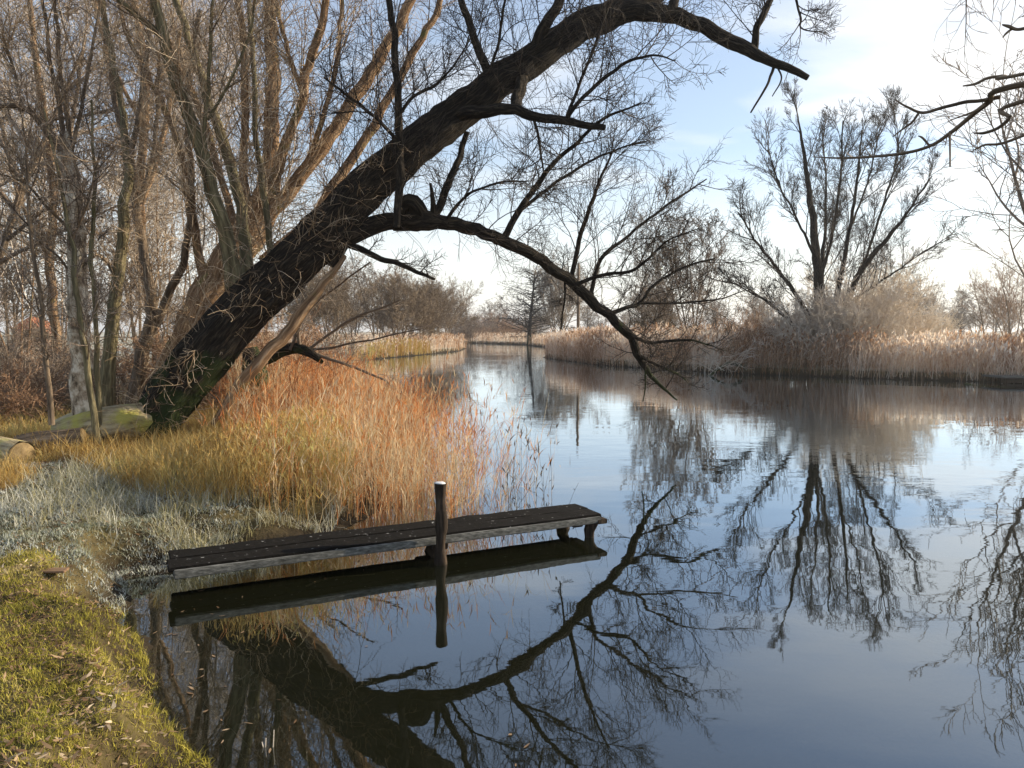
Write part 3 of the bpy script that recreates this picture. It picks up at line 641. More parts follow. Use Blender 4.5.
# ------------------------------------------------------------------ generic trees for copying
def proto(kind, seed, mats, h=10, stems=1, spread=.25, o=None, r=.16):
    g = random.Random(seed); o = o or O4
    root = bpy.data.objects.new(kind, None); C.objects.link(root)
    T0, T1 = Tubes(), Tubes()
    for s in range(stems):
        a = s * 2 * math.pi / stems + g.random()
        tl = 0.03 if stems == 1 else spread * (.5 + .8 * g.random())
        d = norm((math.cos(a) * tl, math.sin(a) * tl, 1))
        grow([T0, T1], (.1 * math.cos(a) if stems > 1 else 0, .1 * math.sin(a) if stems > 1 else 0, -.15), d, h * (.75 + .25 * g.random()), r * (1 if stems == 1 else .7), 0, o, g)
    link_mesh('trunk' if stems == 1 else 'stems', T0.mesh('trunk'), mats[0], root)
    link_mesh('crown', T1.mesh('crown'), mats[1], root)
    return root

def place(pr, x, y, h_scale, rot, label, cat, group=None, name=None, sx=1., dz=0., kids=None):
    o = pr.copy(); o.name = name or pr.name.split('.')[0]; C.objects.link(o)
    o.location = (x, y, H1(x, y) + dz); o.rotation_euler = (0, 0, rot); o.scale = (h_scale * sx, h_scale * sx, h_scale)
    for ch in pr.children:
        c = ch.copy(); C.objects.link(c); c.parent = o
    return tag(o, label, cat, group)

OA = dict(max=4, nc=[16, 6, 5, 4], wander=[.04, .12, .16, .2], trop=[.02, .06, .06, .05], ang=.75, lr=.42, rr=.42, rmin=.008, seg=[10, 6, 4, 3], t0=.22, taper=.2)
OB = dict(OA, nc=[9, 7, 5, 4], ang=.6, lr=.5, trop=[.02, .08, .08, .06], t0=.18)
OC = dict(OA, rmin=.013, nc=[80, 8, 5], wander=[.015, .12, .16, .2], max=3, ang=1.15, lr=.3, t0=.1, trop=[.0, .02, .03, .03], rr=.3)
OS = dict(max=3, nc=[7, 6, 5], wander=[.12, .18, .22, .25], trop=[.03, .03, .02, .0], ang=.7, lr=.55, rr=.5, rmin=.006, seg=[6, 5, 4, 3], t0=.12, taper=.3)
pA = proto('ash_tree', 101, (M['bark_grey'], M['twig_brown']), 10, 1, o=OA, r=.12)
pB = proto('many_stemmed_tree', 102, (M['bark_grey'], M['twig_brown']), 9, 5, .38, OB, .11)
pB2 = proto('many_stemmed_tree', 103, (M['bark_grey'], M['twig_rust']), 8, 6, .5, OB, .1)
pC = proto('narrow_alder', 104, (M['bark_dark'], M['twig_dark']), 10, 1, o=OC)
pT = proto('tan_tree', 105, (M['bark_tan'], M['twig_pale']), 11, 3, .2, dict(OB, rmin=.0045, nc=[12, 8, 6, 5], rr=.38, taper=.25, wander=[.07, .14, .18, .22]), .042)
pS = proto('scrub_bush', 106, (M['twig_brown'], M['twig_brown']), 2.2, 16, .9, OS, .03)
pSr = proto('scrub_bush', 107, (M['twig_rust'], M['twig_rust']), 2.2, 18, .9, OS, .025)
pF = proto('frosted_bush', 108, (M['twig_frost'], M['twig_frost']), 2.6, 20, .7, dict(OS, rmin=.008, nc=[8, 6, 5], trop=[.06, .06, .04, .02]), .022)
pD = proto('round_tree', 109, (M['bark_grey'], M['twig_umber']), 7.6, 7, .55, dict(OB, rmin=.012, nc=[12, 8, 6, 4], lr=.5, ang=.7), .1)
pE = proto('round_tree', 110, (M['bark_grey'], M['twig_brown']), 9.4, 5, .4, dict(OB, rmin=.012, nc=[14, 8, 6, 4], lr=.42, ang=.75), .1)
protos = [pD, pE, pA, pB, pB2, pC, pT, pS, pSr, pF]
def gp(px, D): return ((px - 512) / F * D, D)

def PL(pr, px, D, sc_, label, cat='tree', group=None, sx=1., name=None):
    x, y = gp(px, D); return place(pr, x, y, sc_, rnd.random() * 6.28, label, cat, group, name, sx)

# right bank
PL(pE, 692, 46, .98, 'bare brown tree behind the far reeds, seen through the drooping bough', sx=.8)
PL(pE, 664, 47, .85, 'slim bare tree with a straight stem left of the brown tree behind the bough', sx=.6)
PL(pD, 648, 60, .6, 'low russet tree at the left foot of the brown tree behind the bough')
PL(pC, 529, 104, 1.02, 'narrow dark tree with level branches where the river bends', sx=1.9)
PL(pD, 558, 106, 1.3, 'round bare tree right beside the narrow tree at the river bend', sx=1.0)
PL(pB, 1100, 31, 1.75, 'big bare tree on the right bank whose twigs reach in at the right edge', sx=1.15)
PL(pB2, 1010, 62, .8, 'low spreading tree behind the reeds near the right edge', sx=1.1)
PL(pA, 985, 41, .52, 'small thin bare tree rising from the reeds near the right edge', sx=.7)
PL(pB, 895, 48, .62, 'pale bare tree directly behind the frosted bushes', sx=1.1)
gr = 'low trees along the far right horizon'
descr = ['low grey tree on the right horizon', 'rounded bare tree on the right horizon', 'narrow dark tree on the right horizon']
for i, (px, D, s, k) in enumerate([(872, 120, .75, 1), (898, 130, .9, 0), (915, 118, .7, 2), (930, 140, .95, 1), (946, 125, .7, 0), (960, 135, .85, 2), (975, 128, .8, 1), (992, 140, .95, 0), (1008, 122, .7, 1), (1022, 132, .9, 0),
                                   (760, 120, .8, 1), (735, 130, .8, 0), (715, 115, .7, 1), (615, 125, .6, 0), (600, 132, .55, 1)]):
    nm = ['leftmost', 'second', 'third', 'fourth', 'fifth', 'sixth', 'seventh', 'eighth', 'ninth', 'rightmost'][i] if i < 10 else ''
    lab = (f'{["rounded", "grey", "narrow dark"][[1, 0, 2].index(k)]} bare tree, {nm} of the row above the meadow right of the frosted bushes' if i < 10 else
           ['bare tree peeping over the russet scrub just left of the wide crowned tree', 'grey tree between the russet scrub and the wide crowned tree', 'rounded far tree behind the brown tree by the bough',
            'small far tree just right of the pole behind the far reeds', 'tiny rounded tree close beside the pole behind the far reeds'][i - 10])
    PL([pA, pE, pC][k], px, D, s, lab, group=gr, sx=1.2)
# farthest tree rows closing the meadows
for i in range(26):
    px = -60 + i * 46 + rnd.uniform(-14, 14); D = rnd.uniform(190, 250)
    x_, y_ = gp(px, D)
    if sdist(np.array([x_]), np.array([y_]))[0] < 2: continue
    place([pE, pD, pC][i % 3], x_, y_, rnd.uniform(.75, 1.15), rnd.random() * 6, 'small hazy tree in the farthest row on the horizon', 'tree', 'farthest row of trees on the horizon', sx=1.5)
# frosted bushes
gr = 'frosted bushes under the wide crowned tree'
for px, D, s, lab in [(842, 33.5, 1.3, 'tallest white frosted bush at the foot of the wide crowned tree'), (872, 34, 1.25, 'white frosted bush right of the tallest one'), (806, 34.5, 1.2, 'frosted bush in shade left of the wide crowned trunk'),
                      (902, 35.5, 1.1, 'frosted bush at the right end of the white bush row'), (858, 37, 1.75, 'high frosted bush behind the white bush row'), (925, 38, .9, 'small frosted bush beyond the right end of the row'),
                      (785, 36.5, .9, 'dull frosted bush where the white bushes meet the brown scrub')]:
    PL(pF, px, D, s, lab, 'bush', gr, sx=.8)
gr = 'brown scrub on the far bank'
for px, D, s, lab in [(760, 35.8, .95, 'russet bush nearest the dull frosted bush'), (735, 36.5, .9, 'russet bush in the middle of the far scrub'), (708, 38, 1., 'tall russet bush behind the tip of the drooping bough'), (682, 41, .8, 'low russet bush just right of the drooping bough'),
                      (748, 39.5, 1.2, 'highest russet bush, at the back of the far scrub')]:
    PL(pSr, px, D, s, lab, 'bush', gr, sx=.85)
# dark half-drowned snag by the far bank
x, y = gp(722, 33.2); g = random.Random(8); T = Tubes()
sn = thing('drowned_branch', 'dark half drowned brushwood with pale twigs dipping in the water below the russet scrub', 'branch', (x, y, .0))
for i in range(9):
    a = g.random() * 6.28; grow([T], (x + g.uniform(-.6, .6), y + g.uniform(-.2, .2), .2), norm((math.cos(a), .3 * math.sin(a) - .3, .5)), 1.4, .02, 1, dict(OS, trop=[0, -.04, -.06, -.04]), g)
link_mesh('twigs', T.mesh('twigs', (x, y, 0)), M['twig_frost'], sn)
T = Tubes(); T.add(*cap(*catmull([(x + 1.2, y + 1.2, .35, .09), (x + .5, y + .5, .5, .08), (x - .2, y - .1, .25, .06), (x - .8, y - .6, -.1, .03)], 16)), 8)
link_mesh('bough', T.mesh('bough', (x, y, 0), .2), M['bark_dark'], sn)

# left, far banks
gr = 'bare trees along the far left bank'
for i, (px, D, s_) in enumerate([(462, 128, 1.3), (478, 136, 1.1), (496, 142, 1.4), (512, 134, 1.2), (470, 150, 2.0), (503, 160, 2.2), (525, 150, 2.0), (486, 165, 2.3)]):
    PL(pSr if i % 2 else pS, px, D, s_, ['low bush left of the end of the river', 'low rusty bush closing the end of the river', 'low brown bush in the middle of the river end', 'rusty bush left of the narrow tree at the bend', 'tall bush at the far left of the river end',
        'tall rusty bush behind the river end', 'tall brown bush behind the narrow tree at the bend', 'tallest rusty bush behind the middle of the river end'][i], 'bush', 'bushes closing the river end', sx=1.4)
L_ = [(352, 66, .8, pE, 'grey rounded tree behind the reed bed, farthest left on that bank'), (378, 72, .85, pE, 'tall grey tree over the far left bank above the yellow grass'), (398, 62, .74, pD, 'russet rounded tree overhanging the yellow grass on the far left bank'),
      (422, 68, .72, pD, 'russet tree nearest the open water on the far left bank'), (438, 84, .8, pD, 'smaller russet tree next beyond the open water on the left'), (450, 95, .75, pE, 'pale grey round tree close to the river bend on the left'),
      (470, 112, .6, pE, 'small pale tree at the far end of the river'), (490, 150, .5, pB, 'tiny hazy tree closing the end of the river'), (508, 130, .35, pB2, 'low hazy scrub tree left of the narrow tree at the bend'),
      (330, 55, .7, pD, 'russet tree behind the dead stump and its twigs'), (300, 62, .85, pE, 'grey tree seen below the leaning trunk')]
for px, D, s, pr, lab in L_: PL(pr, px, D, s, lab, group=gr, sx=1.15)
gr = 'trees and copse behind the left bank'
names = ['behind the pale broken trunk', 'at the left edge of the view', 'behind the dark forked tree', 'filling the gap under the tan willow stems',
         'high behind the sapling left of the pale trunk', 'over the frosted meadow beside the hut', 'beyond the slender brown tree']
for i, (px, D, s, pr) in enumerate([(20, 21, 1.05, pT), (-25, 16, 1., pA), (170, 26, 1.2, pT), (205, 30, 1.2, pT), (60, 30, 1.1, pT), (10, 36, .9, pE), (140, 36, 1.1, pE)]):
    PL(pr, px, D, s, ('tan' if pr is pT else 'grey') + ' slender stemmed tree ' + names[i], group=gr, sx=.95)
for i, (px, D, s, k) in enumerate([(-10, 95, .95, 1), (18, 90, .8, 0), (62, 92, .85, 1), (92, 88, .75, 0), (125, 96, .9, 1), (160, 90, .8, 0), (195, 94, .8, 1), (230, 90, .85, 0), (265, 96, .8, 1)]):
    PL([pA, pE][k], px, D, s, ['hazy grey tree at the left edge beyond the frosted meadow', 'hazy narrow tree left of the hut beyond the meadow', 'hazy round tree right of the hut beyond the meadow', 'hazy narrow tree behind the slender brown tree',
        'hazy round tree beyond the meadow behind the dark forked tree', 'hazy narrow tree far behind the tan willow foot', 'hazy round tree far behind the leaning trunk', 'hazy narrow tree far behind the crotch of the leaning trunk',
        'hazy round tree far behind the dead stump'][i], group='hazy trees beyond the left meadow', sx=1.3)
gr = 'brown scrub on the left bank'
for px, D, s, pr, lab in [(15, 13, .55, pS, 'leafless brown bush at the left edge behind the logs'), (45, 14.5, .6, pS, 'leafless brown bush left of the pale broken trunk'), (-20, 11.5, .5, pSr, 'rusty bush cut by the left edge of the view'), (70, 16, .6, pSr, 'rusty bush behind the pale broken trunk'),
                          (118, 15, .6, pS, 'brown bush between the slender brown tree and the forked tree'), (205, 15, .8, pSr, 'rusty bush behind the leaning trunk'), (245, 14, .85, pSr, 'rusty bush just behind the dead stump'),
                          (292, 17, .75, pSr, 'rusty bush right of the dead stump at the back of the reeds'), (322, 20, .7, pS, 'brown twiggy bush over the far edge of the reed bed'), (25, 22, .9, pS, 'tall brown bush beside the frosted meadow')]:
    PL(pr, px, D, s, lab, 'bush', gr)
for p_ in protos:
    for ch in list(p_.children): bpy.data.objects.remove(ch)
    bpy.data.objects.remove(p_)

# ------------------------------------------------------------------ vegetation masses
def scatter(n, x0, x1, y0, y1, cond):
    x = nr.uniform(x0, x1, n); y = nr.uniform(y0, y1, n); k = cond(x, y); return x[k], y[k]
def inpoly(x, y, poly):
    ins = np.zeros(x.shape, bool); n = len(poly)
    for i in range(n):
        ax, ay = poly[i]; bx, by = poly[(i + 1) % n]
        ins ^= ((ay > y) != (by > y)) & (x < (bx - ax) * (y - ay) / (by - ay + 1e-12) + ax)
    return ins
def clumpy(x, y, s=1.3, seed=0):
    return .5 + .5 * np.sin(x * s * 3.1 + seed + 2 * np.sin(y * s * 1.7 + seed)) * np.cos(y * s * 2.3 - seed + 1.5 * np.sin(x * s * 2.1))

def shift(b, o, m=1.): return (b[0], b[1], b[2] * m + o)
def reeds(name, x, y, h, mat, stemw=.006, leaves=4, leafL=.45, leafw=.014, plume=.18, tilt=.08, plumew=.03, z=None, seg=4, so=0.):
    N = len(x); z = np.maximum(H(x, y), -.25) if z is None else z
    base = np.stack([x, y, z], 1); L = h - np.minimum(z, 0) ; d = unit(N, tilt)
    bt = nr.random(N) < .12; k_ = np.where(bt, 4.5, 1.)
    bend = np.stack([nr.normal(.05, .06, N) * k_, nr.normal(0, .06, N) * k_, -np.abs(nr.normal(0, .03, N)) * k_ * 2], 1)
    parts = [shift(blades(base, d, L, stemw, bend, seg, .5), so)]
    if plume:
        top = base + d * L[:, None] * .97 + bend * L[:, None] * .94
        k = nr.random(N) < .55; n = int(k.sum())
        for j in range(2):
            dd = unit(n, .5); parts.append(blades(top[k], dd, nr.uniform(.6, 1.2, n) * plume, plumew, np.stack([nr.normal(.1, .2, n), nr.normal(0, .2, n), -nr.random(n) * .5], 1), 3, .1, ([0, .3, 1], [.2, 1, .1])))
    for j in range(leaves):
        t = nr.uniform(.12, .92, N); p = base + d * (L * t)[:, None] + bend * (L * t * t)[:, None]
        dd = unit(N, nr.uniform(.15, .75, N)); ll = leafL * nr.uniform(.5, 1.3, N)
        parts.append(blades(p, dd, ll, leafw, np.stack([nr.normal(0, .15, N), nr.normal(0, .15, N), -nr.uniform(.1, .9, N)], 1), 3, .1, ([0, .25, 1], [.5, 1, .08])))
    return join_blades(name, parts, mat)

M['reed_rust'] = leafmat('reed_rust', [(.02, (.09, .04, .02)), (.22, (.34, .12, .045)), (.42, (.66, .25, .08)), (.6, (.64, .38, .17)), (.74, (.78, .64, .42)), (.95, (.66, .58, .4))], .45)
M['reed_gold'] = leafmat('reed_gold', [(.05, (.14, .08, .03)), (.3, (.4, .24, .075)), (.5, (.58, .4, .12)), (.7, (.6, .46, .22)), (.9, (.42, .4, .14))], .4)
M['sedge_frost'] = leafmat('sedge_frost', [(.05, (.14, .12, .05)), (.3, (.3, .27, .12)), (.55, (.44, .42, .3)), (.85, (.68, .68, .62))], .3)
M['reed_far'] = leafmat('reed_far', [(.05, (.14, .08, .045)), (.3, (.44, .25, .14)), (.5, (.68, .49, .34)), (.75, (.9, .82, .72))], .5, patch=.35)
M['grass_yel'] = leafmat('grass_yel', [(.0, (.06, .04, .018)), (.28, (.17, .13, .035)), (.48, (.36, .34, .05)), (.7, (.58, .5, .09)), (.95, (.66, .54, .27))], .3, patch=1.6)
M['grass_frost'] = leafmat('grass_frost', [(.05, (.12, .12, .06)), (.35, (.28, .30, .2)), (.6, (.5, .52, .45)), (.9, (.76, .78, .76))], .2, patch=1.2)
M['leaf_litter'] = leafmat('leaf_litter', [(.1, (.06, .035, .018)), (.45, (.17, .1, .05)), (.8, (.36, .25, .15)), (1., (.6, .5, .36))], .15)

REED = [(-2.3, 6.95), (-1.3, 7.45), (-.5, 7.7), (.1, 7.95), (.42, 8.4), (.3, 9.2), (0, 10.3), (-.35, 11.8), (-.9, 13.8), (-1.9, 16.5), (-3.2, 20), (-5.6, 22), (-6.2, 17), (-5.2, 13.5), (-4.2, 11.6), (-3.5, 9.6), (-3.2, 8.2)]
x, y = scatter(38000, -7, 1, 6.5, 22.5, lambda x, y: inpoly(x, y, REED) & (nr.random(len(x)) < np.clip(1.25 - (y - 7) / 18, .45, 1)) & (nr.random(len(x)) < .1 + .9 * clumpy(x, y, 1.8)))
edge = np.clip((.02 - x - .35 * np.maximum(y - 8.5, 0) * .8) / .8, .0, 1)
k = nr.random(len(x)) < .12 + .88 * edge
x, y = x[k], y[k]
h = np.clip(nr.normal(.95, .25, len(x)), .3, 1.5) * (.8 + .3 * clumpy(x, y, .9, 2)) * np.clip(.78 + (y - 7) * .12, .78, 1.02) * np.where(x < -1.9, .85, 1)
ob = reeds('reed_bed', x, y, h, M['reed_rust'], leaves=5, stemw=.005, leafw=.008, leafL=.34, tilt=.13, plumew=.013, plume=.17, so=.12)
tag(ob, 'rust coloured dry reeds standing in the shallows behind the jetty', 'reeds', kind='stuff')
# thin scattered seed-headed stalks at the open-water edge
x, y = scatter(260, -.1, .75, 7.9, 11, lambda x, y: (x < .62 - .25 * (y - 8)) & (clumpy(x, y, 2.2, 5) > .45))
ob = reeds('dock_stalks', x, y, nr.uniform(.3, .95, len(x)), M['twig_brown'], leaves=2, leafL=.1, leafw=.014, stemw=.005, plume=.14, tilt=.18, plumew=.018)
tag(ob, 'sparse dark seed stalks at the open water edge of the reeds', 'stalks', kind='stuff')
GOLD = [(-6.5, 9.2), (-4.6, 8.1), (-3.7, 7.3), (-2.9, 6.9), (-2.0, 7.1), (-1.6, 7.8), (-2.4, 9.5), (-3.2, 11), (-4.5, 12.5), (-6.5, 12)]
x, y = scatter(36000, -7, -1.2, 6.6, 13, lambda x, y: inpoly(x, y, GOLD) & (sdist(x, y) > -.1) & (nr.random(len(x)) < (.5 + .5 * clumpy(x, y, 1.1, 4)) * np.clip((x + 5.6) / 1.5, .35, 1)))
h = nr.uniform(.3, .75, len(x)) * np.clip((x + 4.3) / 1.8, .2, 1.1)
ob = reeds('tall_grass', x, y, h, M['reed_gold'], leaves=3, leafL=.35, leafw=.006, stemw=.0035, plume=.1, tilt=.2, plumew=.014)
tag(ob, 'golden tall dry grass round the foot of the leaning trunk', 'grass', kind='stuff')
x, y = scatter(9000, -9, -3.3, 8.2, 14, lambda x, y: (clumpy(x, y, 1.4, 9) > .35) & ~inpoly(x, y, GOLD))
ob = reeds('bank_grass', x, y, nr.uniform(.04, .2, len(x)), M['reed_gold'], leaves=2, leafL=.16, leafw=.009, stemw=.004, plume=0, tilt=.35)
tag(ob, 'short yellow and brown grass behind the logs', 'grass', kind='stuff')
x, y = scatter(5200, -9.5, -6, 42, 64, lambda x, y: (sdist(x, y) > 0) & (sdist(x, y) < 2.5))
ob = reeds('yellow_bank_grass', x, y, nr.uniform(.4, 1.0, len(x)), M['reed_gold'], leaves=1, leafw=.04, stemw=.03, plume=.2, plumew=.06)
tag(ob, 'yellow dry grass on the far left bank below the russet trees', 'grass', kind='stuff')
# frosted sedge tussocks between path and jetty
def sedge_c(x, y): return (sdist(x, y) > -.12) & (((x > -4.6) & (y > 6.0) & (y < 8.3) & (x < -1.7)) ) & (clumpy(x, y, 1.9, 6) > .38)
x, y = scatter(30000, -7.5, -1.7, 5.9, 9, sedge_c)
N = len(x); b = np.stack([x, y, H(x, y) - .01], 1); L = nr.uniform(.1, .38, N) * (.5 + .7 * clumpy(x, y, 1.9, 6))
ob = join_blades('frosted_sedge', [blades(b, unit(N, .45), L, .007, np.stack([nr.normal(0, .25, N), nr.normal(0, .25, N), -nr.uniform(.1, .8, N)], 1), 4, .1)], M['sedge_frost'])
tag(ob, 'frosted drooping sedge tufts between the path and the left end of the jetty', 'sedge', kind='stuff')
# arching tan tussocks by the logs
X_, Y_ = [], []
for i in range(34):
    cx_, cy_ = nr.uniform(-6.8, -3.0), nr.uniform(7.0, 8.7)
    if sdist(np.array([cx_]), np.array([cy_]))[0] < .25: continue
    m_ = int(nr.uniform(180, 420)); X_.append(nr.normal(cx_, .09, m_)); Y_.append(nr.normal(cy_, .09, m_))
x, y = np.concatenate(X_), np.concatenate(Y_); N = len(x); b = np.stack([x, y, H(x, y) - .01], 1)
ob = join_blades('tussock_grass', [blades(b, unit(N, .5), nr.uniform(.2, .5, N), .006, np.stack([nr.normal(0, .25, N), nr.normal(0, .25, N), -nr.uniform(.3, 1., N)], 1), 4, .1)], M['reed_gold'])
tag(ob, 'arching tan grass tussocks between the frosted turf and the logs', 'grass', kind='stuff')
# lawn in the foreground (yellow green) and frosted turf behind it
def turf(name, n, x0, x1, y0, y1, cond, mat, L, w, label):
    x, y = scatter(n, x0, x1, y0, y1, cond); N = len(x); b = np.stack([x, y, H(x, y) - .005], 1)
    l = nr.uniform(*L, N) * (.7 + .6 * clumpy(x, y, 4, 3) + .7 * clumpy(x, y, 11, 1) ** 3)
    ob = join_blades(name, [blades(b, unit(N, .7), l, w, np.stack([nr.normal(0, .3, N), nr.normal(0, .3, N), -nr.uniform(0, .5, N)], 1), 2, .15)], mat)
    return tag(ob, label, 'grass', kind='stuff')
bnd = lambda x, y: 5.15 + .25 * np.sin(x * 3.1) + .12 * np.sin(x * 9) + nr.normal(0, .07, len(x))
turf('lawn_grass', 270000, -4.6, .3, 2.4, 5.9, lambda x, y: (y < bnd(x, y)) & (sdist(x, y) > -.06) & (nr.random(len(x)) < .45 + .55 * (clumpy(x, y, 3, 1) > .3)), M['grass_yel'], (.015, .05), .004, 'short yellow green grass in the sunlit foreground')
turf('frosted_turf', 190000, -8.5, -2.4, 4.8, 8.6, lambda x, y: (y > bnd(x, y)) & (sdist(x, y) > -.06), M['grass_frost'], (.012, .045), .006, 'white frosted short turf in the shade behind the lawn')
# leaf litter
x, y = scatter(95000, -6.5, .2, 2.4, 9.5, lambda x, y: (sdist(x, y) > .0) & (nr.random(len(x)) < np.where(y < 5.1, .35 + .65 * (clumpy(x, y, 1.7, 2) > .35), np.where(y > 7.8, .5, .1))))
N = len(x); b = np.stack([x, y, H(x, y) + nr.uniform(.004, .035, N)], 1)
ob = join_blades('leaf_litter', [blades(b, unit(N, nr.uniform(1.2, 1.7, N)), nr.uniform(.012, .042, N), nr.uniform(.007, .024, N), nr.normal(0, .35, (N, 3)), 3, .1, ([0, .2, .5, 1], [.1, .85, 1, .1]))], M['leaf_litter'])
tag(ob, 'fallen brown and pale leaves scattered over the foreground grass', 'leaves', kind='stuff')
x, y = scatter(9000, -3, 1.5, 2.9, 8, lambda x, y: (sdist(x, y) < -.05) & (sdist(x, y) > -1.3) & (nr.random(len(x)) < .35 * np.exp(sdist(x, y) * 2.2) * (.1 + clumpy(x, y, 2.5, 7) ** 3)))
N = len(x); b = np.stack([x, y, np.full(N, .004)], 1)
ob = join_blades('floating_leaves', [blades(b, unit(N, np.full(N, 1.57)), nr.uniform(.02, .05, N), nr.uniform(.01, .02, N), np.stack([nr.normal(0, .1, N), nr.normal(0, .1, N), np.full(N, .04)], 1), 3, .1, ([0, .2, .5, 1], [.1, .85, 1, .1]))], M['leaf_litter'])
tag(ob, 'dead leaves and bits floating on the water along the near bank', 'leaves', kind='stuff')
# far right reed belt
def belt(n, off0, off1, segs):
    X, Y = [], []
    for (a, b) in segs:
        a = np.array(a); b = np.array(b); l = np.linalg.norm(b - a); m = int(n * l)
        t = nr.random(m); d = (b - a) / l; nrm = np.array([d[1], -d[0]])
        if sdist(np.array([(a + b)[0] / 2 + nrm[0]]), np.array([(a + b)[1] / 2 + nrm[1]]))[0] < 0: nrm = -nrm
        o = nr.uniform(off0, off1, m)
        X.append(a[0] + d[0] * l * t + nrm[0] * o); Y.append(a[1] + d[1] * l * t + nrm[1] * o)
    return np.concatenate(X), np.concatenate(Y)
x, y = belt(420, -.15, 4.0, list(zip(RIGHT[6:12], RIGHT[7:13]))[:5])
h = np.clip(nr.normal(1.42, .2, len(x)), .7, 2.0) * (.85 + .22 * clumpy(x, y, .5, 3))
k = ~((x > 10.2) & (x < 13.5) & (nr.random(len(x)) < .35)); x, y, h = x[k], y[k], h[k]
h *= np.where((x < 5.5), .95, 1) * np.where(x > 15, .82, 1)
ob = reeds('far_reeds', x, y, h, M['reed_far'], leaves=3, leafL=.5, leafw=.022, stemw=.013, plume=.3, tilt=.17, plumew=.06, seg=3)
tag(ob, 'frost tipped brown reeds lining the far right bank', 'reeds', kind='stuff')
x, y = belt(40, .0, 3., [(RIGHT[1], RIGHT[2]), (RIGHT[2], RIGHT[3]), (RIGHT[3], RIGHT[4]), (RIGHT[4], RIGHT[5]), (RIGHT[5], RIGHT[6])])
x2, y2 = belt(40, .0, 3., [(LEFT[i], LEFT[i + 1]) for i in range(24, 29)])
x, y = np.concatenate([x, x2]), np.concatenate([y, y2])
ob = reeds('bend_reeds', x, y, nr.uniform(.5, 1.3, len(x)), M['reed_far'], leaves=1, leafw=.06, stemw=.04, plume=.3, plumew=.1, seg=3)
tag(ob, 'low pale reeds along both banks at the river bend', 'reeds', kind='stuff')

# ------------------------------------------------------------------ jetty
import bmesh
def box_obj(name, verts8, mat, parent, origin, bev=.006, subdiv=0, jitter=0):
    bm = bmesh.new(); vs = [bm.verts.new([v[i] - origin[i] for i in range(3)]) for v in verts8]
    for f in ((0, 3, 2, 1), (4, 5, 6, 7), (0, 1, 5, 4), (1, 2, 6, 5), (2, 3, 7, 6), (3, 0, 4, 7)): bm.faces.new([vs[i] for i in f])
    if subdiv: bmesh.ops.subdivide_edges(bm, edges=[e for e in bm.edges if e.calc_length() > .6], cuts=subdiv)
    if jitter:
        for v in bm.verts: v.co += Vector((nr.normal(0, jitter), nr.normal(0, jitter), nr.normal(0, jitter)))
    bmesh.ops.bevel(bm, geom=list(bm.edges) + list(bm.verts), offset=bev, segments=2, affect='EDGES')
    me = bpy.data.meshes.new(name); bm.to_mesh(me); bm.free()
    return link_mesh(name, me, mat, parent)
def oriented(o, u, v, l0, l1, w0, w1, z0, z1):
    def q(a, b, z): return (o[0] + u[0] * a + v[0] * b, o[1] + u[1] * a + v[1] * b, z)
    return [q(l0, w0, z0), q(l1, w0, z0), q(l1, w1, z0), q(l0, w1, z0), q(l0, w0, z1), q(l1, w0, z1), q(l1, w1, z1), q(l0, w1, z1)]
M['deck'] = woodmat('deck', [(.3, (.004, .0035, .003)), (.55, (.009, .008, .007)), (.8, (.022, .019, .016))], (30, 30, 30), .6, .95, .006, frost=(22, .66, (.3, .3, .29)))
M['beam'] = woodmat('beam', [(.3, (.05, .05, .045)), (.52, (.13, .13, .12)), (.8, (.3, .3, .28))], (5, 40, 60), .5, .7, .008)
M['post'] = woodmat('post', [(.3, (.015, .011, .008)), (.55, (.045, .033, .024)), (.8, (.14, .1, .07))], (30, 30, 4), .8, .85, .02)
M['frostcap'] = woodmat('frostcap', [(.3, (.5, .5, .5)), (.7, (.8, .8, .8))], (30, 30, 30), .4)
a = np.array([-2.4, 5.4]); b_ = np.array([.83, 7.02]); ln = np.linalg.norm(b_ - a); u = (b_ - a) / ln; v = np.array([-u[1], u[0]])
jr = (a[0], a[1], 0)
jt = thing('fishing_jetty', 'low dark plank jetty with a pale front beam reaching out over the still water', 'jetty', (a[0], a[1], .0))
Zt = .215
for i, (w0, w1) in enumerate(((0.0, .235), (.245, .48))):
    box_obj('deck_board', oriented(a, u, v, -.05 + .02 * i, ln + .01 * i, w0, w1, Zt - .035, Zt + .002 * i), M['deck'], jt, jr, .006, 18, .003)
box_obj('front_beam', oriented(a, u, v, -.02, ln - .03, -.045, -.004, Zt - .075, Zt - .016), M['beam'], jt, jr, .008, 10, .002)
box_obj('rear_beam', oriented(a, u, v, -.02, ln - .03, .44, .475, Zt - .1, Zt - .037), M['post'], jt, jr, .006)
box_obj('end_board', oriented(a, u, v, ln - .07, ln + .03, -.05, .5, Zt - .085, Zt - .037), M['post'], jt, jr, .006, 4, .003)
box_obj('crossbeam', oriented(a, u, v, ln - .3, ln - .2, .0, .46, Zt - .1, Zt - .036), M['post'], jt, jr, .006)
box_obj('crossbeam', oriented(a, u, v, 1.95, 2.08, -.02, .46, Zt - .13, Zt - .036), M['post'], jt, jr, .006, 3, .003)
def pile(l, w, r, z1=Zt - .04, wob=.4):
    T = Tubes(); x, y = a + u * l + v * w; pts = [(x + r * wob * math.sin(i * 2.1 + l), y, -.7 + (z1 + .7) * i / 15) for i in range(16)]
    T.add(pts, [r * (1 + .18 * math.sin(i * 1.9 + w * 9)) for i in range(16)], 14)
    link_mesh('pile', T.mesh('pile', jr, .25), M['post'], jt)
pile(ln - .1, .04, .05, wob=.3); pile(ln - .16, .42, .055, wob=.3); pile(2.0, .1, .05); pile(2.1, .42, .05); 
